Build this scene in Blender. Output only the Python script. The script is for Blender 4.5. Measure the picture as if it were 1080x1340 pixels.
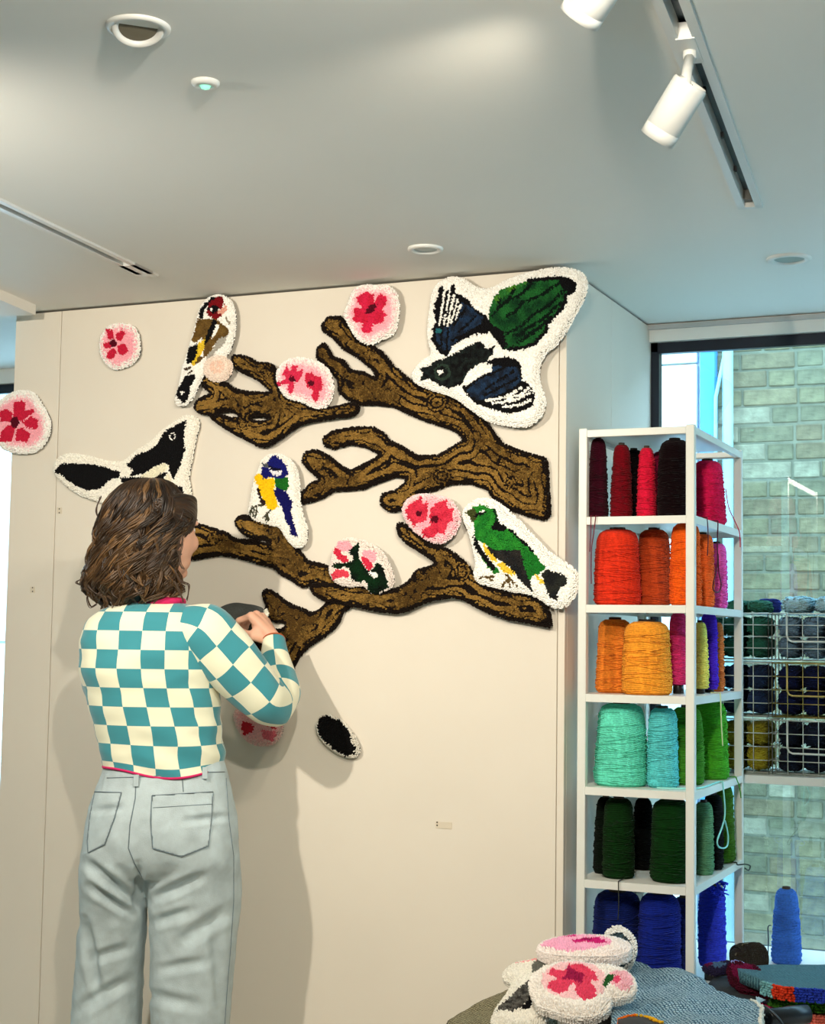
import bpy, bmesh, math, random
import numpy as np
from mathutils import Vector, Matrix, noise
from mathutils.bvhtree import BVHTree

for o in list(bpy.data.objects):
    bpy.data.objects.remove(o, do_unlink=True)
SC = bpy.context.scene
COL = SC.collection
random.seed(7)
RNG = np.random.default_rng(7)
V = Vector

# ------------------------------------------------------------------ camera
IW, IH, FPX = 1080, 1340, 2050.0
YAW, PITCH, ROLL = math.radians(23.7), math.atan(165 / 2050), 0.0145
CAM = V((0, 0, 1.30))
_fh = V((-math.sin(YAW), math.cos(YAW), 0))
_rh = V((math.cos(YAW), math.sin(YAW), 0))
_fw = _fh * math.cos(PITCH) + V((0, 0, 1)) * math.sin(PITCH)
_up = V((0, 0, 1)) * math.cos(PITCH) - _fh * math.sin(PITCH)
CR = _rh * math.cos(ROLL) + _up * math.sin(ROLL)
CU = _up * math.cos(ROLL) - _rh * math.sin(ROLL)
cd = bpy.data.cameras.new('camera')
cd.sensor_fit = 'HORIZONTAL'; cd.sensor_width = 36.0; cd.lens = FPX / IW * 36.0
cd.clip_start = 0.05; cd.clip_end = 100
cam = bpy.data.objects.new('camera', cd); COL.objects.link(cam)
cam.matrix_world = Matrix((( CR.x, CU.x, -_fw.x, CAM.x), (CR.y, CU.y, -_fw.y, CAM.y), (CR.z, CU.z, -_fw.z, CAM.z), (0, 0, 0, 1)))
SC.camera = cam


def ray(px, py):
    return _fw + CR * ((px - IW / 2) / FPX) - CU * ((py - IH / 2) / FPX)


def at(px, py, z):
    """point seen at a pixel, at camera depth z (metres)"""
    return CAM + ray(px, py) * z


def onplane(px, py, p0, n):
    d = ray(px, py)
    return CAM + d * ((p0 - CAM).dot(n) / d.dot(n))


def ony(px, py, y):
    return onplane(px, py, V((0, y, 0)), V((0, 1, 0)))


def onz(px, py, z):
    return onplane(px, py, V((0, 0, z)), V((0, 0, 1)))


# ------------------------------------------------------------------ light
SC.view_settings.view_transform = 'Standard'
SC.view_settings.look = 'None'
SC.view_settings.exposure = 0.42
SC.view_settings.gamma = 1.0
SC.view_settings.use_curve_mapping = False
SC.cycles.use_denoising = True

w = bpy.data.worlds.new('sky'); SC.world = w
w.use_nodes = True
bg = w.node_tree.nodes['Background']
bg.inputs[0].default_value = (0.40, 0.74, 1.0, 1)
bg.inputs[1].default_value = 6.0


def lamp(name, kind, loc, target, energy, color, **kw):
    d = bpy.data.lights.new(name, kind)
    d.energy = energy; d.color = color
    for k, v in kw.items():
        setattr(d, k, v)
    o = bpy.data.objects.new(name, d); COL.objects.link(o)
    o.location = loc
    o.rotation_euler = (V(target) - V(loc)).to_track_quat('-Z', 'Y').to_euler()
    return o


# daylight comes only from the sky through the windows; the lamps are the spotlights on the two ceiling tracks

# ------------------------------------------------------------------ materials
def lin(c):
    return tuple(((x / 255) / 12.92 if x / 255 <= 0.04045 else (((x / 255) + 0.055) / 1.055) ** 2.4) for x in c)


_mats = {}


def mat(name, c=None, rough=0.6, metal=0.0, var=0.06, scale=12.0, bump=0.0, bscale=60.0, attr=None, sheen=0.0, emit=0.0, wave=None, spec=0.5):
    """plain procedural material: a colour with noise variation, optional bump, optional colour attribute"""
    if name in _mats:
        return _mats[name]
    m = bpy.data.materials.new(name); m.use_nodes = True
    nt = m.node_tree; N = nt.nodes; L = nt.links
    b = N['Principled BSDF']
    b.inputs['Roughness'].default_value = rough
    b.inputs['Metallic'].default_value = metal
    b.inputs['Specular IOR Level'].default_value = spec
    if sheen:
        b.inputs['Sheen Weight'].default_value = sheen
    tc = N.new('ShaderNodeTexCoord')
    no = N.new('ShaderNodeTexNoise'); no.inputs['Scale'].default_value = scale; no.inputs['Detail'].default_value = 4
    L.new(tc.outputs['Object'], no.inputs['Vector'])
    mr = N.new('ShaderNodeMapRange')
    mr.inputs['From Min'].default_value = 0.3; mr.inputs['From Max'].default_value = 0.7
    mr.inputs['To Min'].default_value = 1 - var; mr.inputs['To Max'].default_value = 1 + var
    L.new(no.outputs['Fac'], mr.inputs['Value'])
    vm = N.new('ShaderNodeVectorMath'); vm.operation = 'SCALE'
    if attr:
        a = N.new('ShaderNodeAttribute'); a.attribute_name = attr
        L.new(a.outputs['Color'], vm.inputs[0])
    else:
        vm.inputs[0].default_value = lin(c)
    L.new(mr.outputs[0], vm.inputs['Scale'])
    L.new(vm.outputs[0], b.inputs['Base Color'])
    if emit:
        L.new(vm.outputs[0], b.inputs['Emission Color']); b.inputs['Emission Strength'].default_value = emit
    hgt = None
    if wave:
        # wave = list of (scale, rotation) : woven / wound relief
        prev = None
        for sc_, rot in wave:
            mp = N.new('ShaderNodeMapping'); mp.inputs['Rotation'].default_value = rot
            L.new(tc.outputs['Object'], mp.inputs['Vector'])
            wv = N.new('ShaderNodeTexWave'); wv.inputs['Scale'].default_value = sc_; wv.inputs['Distortion'].default_value = 1.2
            wv.bands_direction = 'Z'
            L.new(mp.outputs[0], wv.inputs['Vector'])
            if prev is None:
                prev = wv.outputs['Fac']
            else:
                mx = N.new('ShaderNodeMath'); mx.operation = 'ADD'
                L.new(prev, mx.inputs[0]); L.new(wv.outputs['Fac'], mx.inputs[1]); prev = mx.outputs[0]
        hgt = prev
    elif bump:
        n2 = N.new('ShaderNodeTexNoise'); n2.inputs['Scale'].default_value = bscale; n2.inputs['Detail'].default_value = 6
        L.new(tc.outputs['Object'], n2.inputs['Vector'])
        hgt = n2.outputs['Fac']
    if hgt is not None:
        bp = N.new('ShaderNodeBump'); bp.inputs['Strength'].default_value = bump or 0.5; bp.inputs['Distance'].default_value = 0.004
        L.new(hgt, bp.inputs['Height']); L.new(bp.outputs[0], b.inputs['Normal'])
    _mats[name] = m
    return m


M_WALL = mat('painted_board', (226, 219, 205), 0.75, var=0.025, scale=2.5, bump=0.05, bscale=25)
M_CEIL = mat('ceiling_paint', (236, 236, 230), 0.8, var=0.015, scale=1.5)
M_WHITE = mat('white_gloss_paint', (238, 238, 232), 0.35, var=0.01)
M_SHELF = mat('white_powder_coat', (226, 228, 220), 0.35, var=0.015)
M_DARKFRAME = mat('dark_window_metal', (22, 30, 44), 0.35, 0.3, var=0.05)
M_FLOOR = mat('floor_vinyl', (205, 196, 180), 0.45, var=0.06, scale=3)
M_TUFT = mat('tufted_yarn', attr='Col', rough=0.95, var=0.12, scale=260, sheen=0.03, spec=0.08)
M_BACK = mat('grey_backing_cloth', (78, 80, 78), 0.95, var=0.12, scale=50, bump=0.4, bscale=300)


def glassmat(name, fac, tint=(1, 1, 1, 1), rough=0.0):
    m = bpy.data.materials.new(name); m.use_nodes = True
    nt = m.node_tree; N = nt.nodes; L = nt.links
    for n in list(N):
        if n.type == 'BSDF_PRINCIPLED':
            N.remove(n)
    out = N['Material Output']
    t = N.new('ShaderNodeBsdfTransparent'); t.inputs[0].default_value = tint
    g = N.new('ShaderNodeBsdfGlossy'); g.inputs['Roughness'].default_value = rough
    lw = N.new('ShaderNodeLayerWeight'); lw.inputs[0].default_value = fac
    mx = N.new('ShaderNodeMixShader')
    L.new(lw.outputs['Fresnel'], mx.inputs[0]); L.new(t.outputs[0], mx.inputs[1]); L.new(g.outputs[0], mx.inputs[2])
    L.new(mx.outputs[0], out.inputs[0])
    return m


M_GLASS = glassmat('window_glass', 0.55)

# ------------------------------------------------------------------ mesh helpers
def link(name, me, m=None, parent=None):
    o = bpy.data.objects.new(name, me)
    COL.objects.link(o)
    if m is not None:
        if isinstance(m, (list, tuple)):
            for x in m: me.materials.append(x)
        else:
            me.materials.append(m)
    if parent is not None:
        o.parent = parent
        o.matrix_parent_inverse = parent.matrix_basis.inverted()
    return o


def tag(o, label, cat, group=None):
    o['label'] = label; o['category'] = cat
    if group: o['group'] = group
    return o


def struct(o):
    o['kind'] = 'structure'
    return o


def thing(name, label, cat, loc=(0, 0, 0), group=None):
    o = bpy.data.objects.new(name, None); COL.objects.link(o)
    o.location = loc
    o.empty_display_size = 0.05
    return tag(o, label, cat, group)


class MB:
    """collects geometry for one mesh"""
    def __init__(s):
        s.v = []; s.f = []; s.c = []; s.hascol = False

    def add(s, vs, fs, col=None):
        b = len(s.v)
        s.v.extend([tuple(p) for p in vs])
        s.f.extend([tuple(i + b for i in f) for f in fs])
        if col is not None:
            s.hascol = True
            s.c.extend([col] * len(vs))
        return s

    def box(s, a, b, bev=0.0):
        x0, y0, z0 = [min(p, q) for p, q in zip(a, b)]
        x1, y1, z1 = [max(p, q) for p, q in zip(a, b)]
        if bev <= 0:
            vs = [(x0, y0, z0), (x1, y0, z0), (x1, y1, z0), (x0, y1, z0), (x0, y0, z1), (x1, y0, z1), (x1, y1, z1), (x0, y1, z1)]
            return s.add(vs, [(0, 3, 2, 1), (4, 5, 6, 7), (0, 1, 5, 4), (1, 2, 6, 5), (2, 3, 7, 6), (3, 0, 4, 7)])
        bm = bmesh.new(); bmesh.ops.create_cube(bm, size=1)
        for v in bm.verts:
            v.co = V(((x0 + x1) / 2 + v.co.x * (x1 - x0), (y0 + y1) / 2 + v.co.y * (y1 - y0), (z0 + z1) / 2 + v.co.z * (z1 - z0)))
        bmesh.ops.bevel(bm, geom=list(bm.edges), offset=bev, segments=1, affect='EDGES', profile=0.5)
        bm.verts.index_update()
        s.add([v.co[:] for v in bm.verts], [[v.index for v in f.verts] for f in bm.faces])
        bm.free()
        return s

    def tube(s, pts, r, n=6, col=None, closed=False, cap=True):
        pts = [V(p) for p in pts]
        m = len(pts)
        rs = r if isinstance(r, (list, tuple)) else [r] * m
        vs = []; fs = []
        prevn = None
        for i, p in enumerate(pts):
            if closed:
                t = pts[(i + 1) % m] - pts[i - 1]
            else:
                t = pts[min(i + 1, m - 1)] - pts[max(i - 1, 0)]
            if t.length < 1e-9: t = V((0, 0, 1))
            t.normalize()
            if prevn is None:
                a = V((0, 0, 1)) if abs(t.z) < 0.9 else V((1, 0, 0))
                nn = t.cross(a).normalized()
            else:
                nn = prevn - t * prevn.dot(t)
                nn = nn.normalized() if nn.length > 1e-6 else prevn
            prevn = nn
            bb = t.cross(nn)
            for k in range(n):
                an = 2 * math.pi * k / n
                vs.append(p + (nn * math.cos(an) + bb * math.sin(an)) * rs[i])
        for i in range(m if closed else m - 1):
            j = (i + 1) % m
            for k in range(n):
                k2 = (k + 1) % n
                fs.append((i * n + k, i * n + k2, j * n + k2, j * n + k))
        if cap and not closed:
            fs.append(tuple(range(n - 1, -1, -1)))
            fs.append(tuple((m - 1) * n + k for k in range(n)))
        return s.add(vs, fs, col)

    def lathe(s, prof, c, n=32, axis=None, cap=True):
        """prof: [(r, h)], around axis through c"""
        ax = V(axis).normalized() if axis is not None else V((0, 0, 1))
        a = V((1, 0, 0)) if abs(ax.x) < 0.9 else V((0, 1, 0))
        u = ax.cross(a).normalized(); v = ax.cross(u)
        c = V(c); vs = []; fs = []
        for r, h in prof:
            for k in range(n):
                t = 2 * math.pi * k / n
                vs.append(c + ax * h + (u * math.cos(t) + v * math.sin(t)) * r)
        for i in range(len(prof) - 1):
            for k in range(n):
                k2 = (k + 1) % n
                fs.append((i * n + k, i * n + k2, (i + 1) * n + k2, (i + 1) * n + k))
        if cap:
            fs.append(tuple(range(n - 1, -1, -1)))
            b = (len(prof) - 1) * n
            fs.append(tuple(b + k for k in range(n)))
        return s.add(vs, fs)

    def build(s, name, m, parent=None, smooth=False, weld=False):
        me = bpy.data.meshes.new(name)
        me.from_pydata(s.v, [], s.f); me.update()
        if s.hascol:
            ca = me.color_attributes.new('Col', 'FLOAT_COLOR', 'POINT')
            ca.data.foreach_set('color', np.array([(c[0], c[1], c[2], 1.0) for c in s.c], dtype=np.float32).ravel())
        if smooth:
            me.polygons.foreach_set('use_smooth', [True] * len(me.polygons))
        return link(name, me, m, parent)


def catmull(pts, n):
    """resample a list of equal-length tuples to n samples along a Catmull-Rom spline"""
    P = np.array(pts, float); m = len(P)
    out = []
    for k in range(n):
        t = k * (m - 1) / (n - 1)
        i = min(int(t), m - 2); f = t - i
        p0, p1, p2, p3 = P[max(i - 1, 0)], P[i], P[i + 1], P[min(i + 2, m - 1)]
        out.append(0.5 * ((2 * p1) + (-p0 + p2) * f + (2 * p0 - 5 * p1 + 4 * p2 - p3) * f * f + (-p0 + 3 * p1 - 3 * p2 + p3) * f ** 3))
    return np.array(out)


# ------------------------------------------------------------------ the room
WY = 3.76                                   # face of the display wall
CZ = ony(740, 348, WY).z                    # ceiling height
WXR = ony(739.5, 800, WY).x                 # right corner of the display wall
WXL = ony(14, 620, WY).x
SEAMX = ony(68, 800, WY).x
GY = 4.58                                   # window glass
BZ = 0.44                                   # low table and bench top
print('ceiling', CZ, 'wall', WXL, WXR, SEAMX)
RX0, RX1, RY0 = -4.6, 2.6, -3.0

struct(MB().box((RX0, RY0, -0.1), (RX1, GY + 0.1, 0)).build('floor', M_FLOOR))

# ceiling with the two recessed lighting tracks left open as slots
TR = []
for (a, b, wd) in (((982, 268), (868, -30), 0.046), ((190, 356), (-60, 237), 0.040)):
    p, q = onz(a[0], a[1], CZ), onz(b[0], b[1], CZ)
    TR.append((p, (q - p).normalized(), wd))
cbm = bmesh.new()
outer = [cbm.verts.new((x, y, CZ)) for x, y in ((RX0, RY0), (RX1, RY0), (RX1, GY + 0.1), (RX0, GY + 0.1))]
edges = [cbm.edges.new((outer[i], outer[(i + 1) % 4])) for i in range(4)]
tracklen = [3.4, 3.4]
for (p, d, wd), ln in zip(TR, tracklen):
    s_ = V((-d.y, d.x, 0)) * (wd / 2)
    q = p + d * ln
    ring = [cbm.verts.new(x) for x in (p + s_, q + s_, q - s_, p - s_)]
    edges += [cbm.edges.new((ring[i], ring[(i + 1) % 4])) for i in range(4)]
bmesh.ops.triangle_fill(cbm, use_beauty=True, use_dissolve=False, edges=edges)
me = bpy.data.meshes.new('ceiling'); cbm.to_mesh(me); cbm.free()
ceil = struct(link('ceiling', me, M_CEIL))
struct(MB().box((RX0, RY0, CZ + 0.07), (RX1, GY + 0.1, CZ + 0.12)).build('ceiling_slab', M_CEIL))

# display wall: carcass with three boards and shadow joints
wall = struct(MB().box((WXL, WY + 0.02, 0), (WXR - 0.002, WY + 0.10, CZ - 0.004)).build('wall_back', mat('joint_dark', (120, 112, 98), 0.9)))
for x0, x1 in ((WXL, SEAMX - 0.0012), (SEAMX + 0.0012, WXR - 0.0205), (WXR - 0.0185, WXR)):
    MB().box((x0, WY, 0.0), (x1, WY + 0.02, CZ - 0.006), 0.001).build('wall_panel', M_WALL, wall)
# return of the display wall towards the window
ret = struct(MB().box((WXR - 0.10, WY + 0.10, 0), (WXR - 0.004, GY, CZ - 0.003)).build('wall_right', mat('joint_dark', (120, 112, 98), 0.9)))
jy = ony(740, 800, WY).y
for y0, y1 in ((WY + 0.0205, WY + 0.40), (WY + 0.402, GY - 0.001)):
    MB().box((WXR - 0.004, y0, 0), (WXR, y1, CZ - 0.006), 0.0008).build('wall_panel', M_WALL, ret)
# outer shell
struct(MB().box((RX0 - 0.1, RY0, 0), (RX0, GY, CZ + 0.1)).build('wall_left', M_WALL))
struct(MB().box((RX1, RY0, 0), (RX1 + 0.1, GY + 0.1, CZ + 0.1)).build('wall_side', M_WALL))
struct(MB().box((RX0, RY0 - 0.1, 0), (RX1, RY0, CZ + 0.1)).build('wall_front', M_WALL))
# window wall, with openings
WZ1 = ony(858, 449, GY).z                  # window head
WX0 = ony(849, 500, GY).x                  # left jamb
W2L, W2R = -4.4, ony(9, 560, GY).x + 0.55
wf = MB()
wf.box((RX0, GY - 0.02, WZ1), (RX1, GY + 0.1, CZ + 0.1))
wf.box((RX0, GY - 0.02, 0), (RX1, GY + 0.1, BZ - 0.03))
wf.box((RX0, GY - 0.02, BZ - 0.03), (W2L, GY + 0.1, WZ1))
wf.box((W2R, GY - 0.02, BZ - 0.03), (WX0, GY + 0.1, WZ1))
wf.box((2.0, GY - 0.02, BZ - 0.03), (RX1, GY + 0.1, WZ1))
struct(wf.build('wall_window', M_WHITE))


def window(name, x0, x1, z0, z1, mull):
    fr = 0.028
    root = struct(MB().box((x0, GY, z1 - fr), (x1, GY + 0.05, z1)).box((x0, GY, z0 - 0.02), (x1, GY + 0.05, z0 + 0.004))
                  .box((x0, GY, z0), (x0 + fr, GY + 0.05, z1)).box((x1 - fr, GY, z0), (x1, GY + 0.05, z1)).build(name, M_DARKFRAME))
    MB().box((x0 + fr, GY - 0.006, z1 - fr - 0.006), (x1 - fr, GY + 0.004, z1 - fr)).box((x0 + fr, GY - 0.006, z0), (x0 + fr + 0.006, GY + 0.004, z1 - fr)).build('glazing_bead', M_DARKFRAME, root)
    xs = [x0 + fr] + mull + [x1 - fr]
    for a, b in zip(xs[:-1], xs[1:]):
        MB().add([(a, GY + 0.02, z0), (b, GY + 0.02, z0), (b, GY + 0.02, z1 - fr), (a, GY + 0.02, z1 - fr)], [(0, 1, 2, 3)]).build('window_pane', M_GLASS, root)
    return root


window('window_1', WX0, 2.0, BZ - 0.01, WZ1, [])
window('window_2', W2L, W2R, BZ - 0.01, WZ1, [])
# grey strip whose colour stands in for shade where window head meets ceiling
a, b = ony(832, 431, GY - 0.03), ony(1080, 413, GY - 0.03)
struct(MB().box((a.x, GY - 0.035, a.z - 0.004), (RX1, GY - 0.018, a.z + 0.008)).build('gap_shade_strip', mat('gap_shade_grey', (186, 187, 186), 0.6)))
# dropped bulkhead at the far left of the ceiling
p, q = onz(47, 399, CZ), onz(-60, 352, CZ)
d = (q - p).normalized(); nrm = V((d.y, -d.x, 0))
if nrm.x > 0: nrm = -nrm
e = q + d * 3.2
e2, p2 = e + nrm * 1.2, p + nrm * 2.0
bz = CZ - 0.03
struct(MB().add([(p.x, p.y, bz), (e.x, e.y, bz), (e2.x, e2.y, bz), (p2.x, p2.y, bz), (p.x, p.y, CZ), (e.x, e.y, CZ), (e2.x, e2.y, CZ), (p2.x, p2.y, CZ)],
       [(0, 3, 2, 1), (4, 5, 6, 7), (0, 1, 5, 4), (1, 2, 6, 5), (2, 3, 7, 6), (3, 0, 4, 7)]).build('trim_2', M_CEIL))

# ------------------------------------------------------------------ outside: brick wall, rendered wall, down pipes
BY = 6.35
bx0 = ony(933, 600, BY).x
mort = mat('lime_mortar', (118, 118, 97), 0.95, var=0.2, scale=30, bump=0.4, bscale=120)
bw = struct(MB().box((bx0 + 0.015, BY + 0.003, -0.6), (bx0 + 4.0, BY + 0.2, 2.95)).build('wall_brick', mort))
brick_m = [mat('stock_brick_%d' % i, c, 0.95, var=0.30, scale=26, bump=1.0, bscale=60) for i, c in enumerate(
    ((120, 114, 84), (112, 109, 83), (126, 116, 86), (106, 105, 80), (142, 137, 112), (115, 105, 78)))]
ST, HD, BH, J = 0.215, 0.1025, 0.065, 0.010
meshes = {}


def brickmesh(wd, k):
    if (wd, k) not in meshes:
        mb = MB().box((0, 0, 0), (wd, 0.03, BH), 0.004)
        o = mb.build('brick', brick_m[k]); meshes[(wd, k)] = o.data
        bpy.data.objects.remove(o)
    return meshes[(wd, k)]


nb = 0
row = 0
z = -0.06
while z < 2.86:
    x = bx0 + (0.0 if row % 2 else -0.0) + random.uniform(-0.02, 0.02)
    k = row % 2
    xe = bx0 + 0.98
    while x < xe:
        wd = ST if k % 2 == 0 else HD
        o = bpy.data.objects.new('brick', brickmesh(wd, random.choice((0, 0, 1, 1, 2, 3, 3, 4, 5))))
        COL.objects.link(o); o.parent = bw
        o.location = (x, BY - random.uniform(0, 0.006), z + random.uniform(-0.002, 0.002))
        x += wd + J; k += 1; nb += 1
    z += BH + J; row += 1
print('bricks', nb)
rx = ony(913, 600, BY - 0.05).x
rw = struct(MB().box((-5.5, BY + 0.02, -0.6), (rx, BY + 0.2, 2.95)).build('wall_rendered', mat('pale_render', (226, 228, 224), 0.9, var=0.08, scale=9, bump=0.5, bscale=40)))
zj = ony(880, 478, BY).z
rend = mat('pale_render', None)
for z0, z1 in ((-0.6, zj - 0.006 - 1.2), (zj - 1.194, zj - 0.004), (zj + 0.004, 2.95)):
    MB().box((-5.5, BY - 0.02, z0), (rx - 0.01, BY + 0.021, z1), 0.004).build('wall_panel', rend, rw)
struct(MB().box((rx + 0.005, BY - 0.03, -0.6), (bx0 + 0.02, BY + 0.2, 2.95), 0.006).build('trim_3', mat('blue_corner_flashing', (70, 150, 215), 0.6)))
pm = mat('pale_plastic_pipe', (150, 190, 200), 0.5)
pa, pb = ony(952, 480, BY - 0.07), ony(948, 480, BY - 0.07)
mb = MB().tube([(pa.x, BY - 0.06, -0.6), (pa.x, BY - 0.06, 2.95)], 0.022, 10)
pipe = tag(mb.build('drain_pipe', pm, smooth=True), 'pale plastic drain pipe running up the brick wall outside the window', 'pipe')
j0, j1 = ony(949, 452, BY - 0.07), ony(937, 520, BY - 0.07)
MB().tube([V((pa.x - 0.005, BY - 0.06, j0.z)), j1, V((j1.x - 0.01, BY - 0.06, -0.5))], 0.008, 6).build('branch_pipe', pm, pipe, True)
struct(MB().box((-8, GY + 0.12, -0.7), (8, BY + 0.4, -0.6)).build('ground', mat('paving', (150, 150, 145), 0.9)))

# ------------------------------------------------------------------ tufted rugs
def trimesh(name, verts, tris, cols=None, m=None, parent=None, smooth=True):
    me = bpy.data.meshes.new(name)
    verts = np.asarray(verts, np.float32); tris = np.asarray(tris, np.int32)
    me.vertices.add(len(verts)); me.vertices.foreach_set('co', verts.ravel())
    me.loops.add(tris.size); me.loops.foreach_set('vertex_index', tris.ravel())
    me.polygons.add(len(tris)); me.polygons.foreach_set('loop_start', np.arange(0, tris.size, 3, dtype=np.int32))
    me.update(calc_edges=True)
    if smooth:
        me.polygons.foreach_set('use_smooth', np.ones(len(tris), bool))
    if cols is not None:
        ca = me.color_attributes.new('Col', 'FLOAT_COLOR', 'POINT')
        c4 = np.ones((len(verts), 4), np.float32); c4[:, :3] = cols
        ca.data.foreach_set('color', c4.ravel())
    return link(name, me, m, parent)


_NS = 6
_k = np.arange(_NS)
_TT = []
for _i in range(_NS):
    _j = (_i + 1) % _NS
    _TT += [(_i, _j, _NS + _j), (_i, _NS + _j, _NS + _i), (_NS + _i, _NS + _j, 2 * _NS)]
_TT = np.array(_TT)


def tufts(base, nrm, tu, tv, r, h, cols):
    """base Nx3, nrm Nx3 tuft directions, tu/tv Nx3 tangents, r/h N, cols Nx3 -> verts, tris, colours"""
    N = len(base)
    an = RNG.uniform(0, 1, (N, 1)) + 2 * np.pi * _k[None] / _NS
    c, s = np.cos(an)[..., None], np.sin(an)[..., None]
    ringv = c * tu[:, None, :] + s * tv[:, None, :]
    r1 = (r * RNG.uniform(0.85, 1.15, N))[:, None, None]
    lean = (RNG.normal(0, 0.2, (N, 1)) * tu + RNG.normal(0, 0.2, (N, 1)) * tv) * r[:, None]
    b = base[:, None, :] + ringv * r1
    mid = base[:, None, :] + ringv * r1 * 0.96 + (nrm * (h * 0.86)[:, None] + lean * 0.6)[:, None, :]
    top = (base + nrm * h[:, None] + lean)[:, None, :]
    vs = np.concatenate([b, mid, top], 1).reshape(-1, 3)
    tr = (np.arange(N)[:, None, None] * (2 * _NS + 1) + _TT[None]).reshape(-1, 3)
    cs = np.repeat(cols, 2 * _NS + 1, 0)
    return vs, tr, cs


def inpoly(P, poly):
    x, y = P[:, 0], P[:, 1]
    res = np.zeros(len(P), bool)
    n = len(poly)
    for i in range(n):
        x1, y1 = poly[i]; x2, y2 = poly[(i + 1) % n]
        if y1 == y2: continue
        cnd = ((y1 > y) != (y2 > y)) & (x < (x2 - x1) * (y - y1) / (y2 - y1) + x1)
        res ^= cnd
    return res


def segdist(P, line, closed=True):
    best = np.full(len(P), 1e9); bv = np.zeros((len(P), 2))
    n = len(line)
    for i in range(n if closed else n - 1):
        a = line[i]; b = line[(i + 1) % n]
        ab = b - a; L2 = max(ab.dot(ab), 1e-12)
        t = np.clip(((P - a) @ ab) / L2, 0, 1)
        q = a + t[:, None] * ab
        dd = np.linalg.norm(P - q, axis=1)
        m = dd < best
        best[m] = dd[m]; bv[m] = (P - q)[m]
    return best, bv


def smoothpoly(pl, it=1):
    pl = np.array(pl, float)
    for _ in range(it):
        nx = np.roll(pl, -1, 0)
        pl = np.stack([pl * 0.75 + nx * 0.25, pl * 0.25 + nx * 0.75], 1).reshape(-1, 2)
    return pl


def ell(cx, cy, rx, ry=None, rot=0.0, n=20):
    ry = ry or rx
    t = np.linspace(0, 2 * np.pi, n, endpoint=False)
    x, y = rx * np.cos(t), ry * np.sin(t)
    return [(cx + a * math.cos(rot) - b * math.sin(rot), cy + a * math.sin(rot) + b * math.cos(rot)) for a, b in zip(x, y)]


def fbm(P, sc, seed=0.0):
    return np.array([noise.noise(V((p[0] * sc, p[1] * sc, seed))) for p in P])


class Plane:
    def __init__(s, p0, n, up=V((0, 0, 1))):
        s.p0 = V(p0); s.n = V(n).normalized()
        s.u = V(up).cross(s.n).normalized()
        s.v = s.n.cross(s.u)

    def uv(s, px, py):
        d = onplane(px, py, s.p0, s.n) - s.p0
        return (d.dot(s.u), d.dot(s.v))

    def world(s, P, h=0.0):
        h = np.broadcast_to(np.asarray(h, float), (len(P),))
        return np.array(s.p0)[None] + P[:, :1] * np.array(s.u)[None] + P[:, 1:2] * np.array(s.v)[None] + h[:, None] * np.array(s.n)[None]


WALLP = Plane((0, WY, 0), (0, -1, 0))


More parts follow.
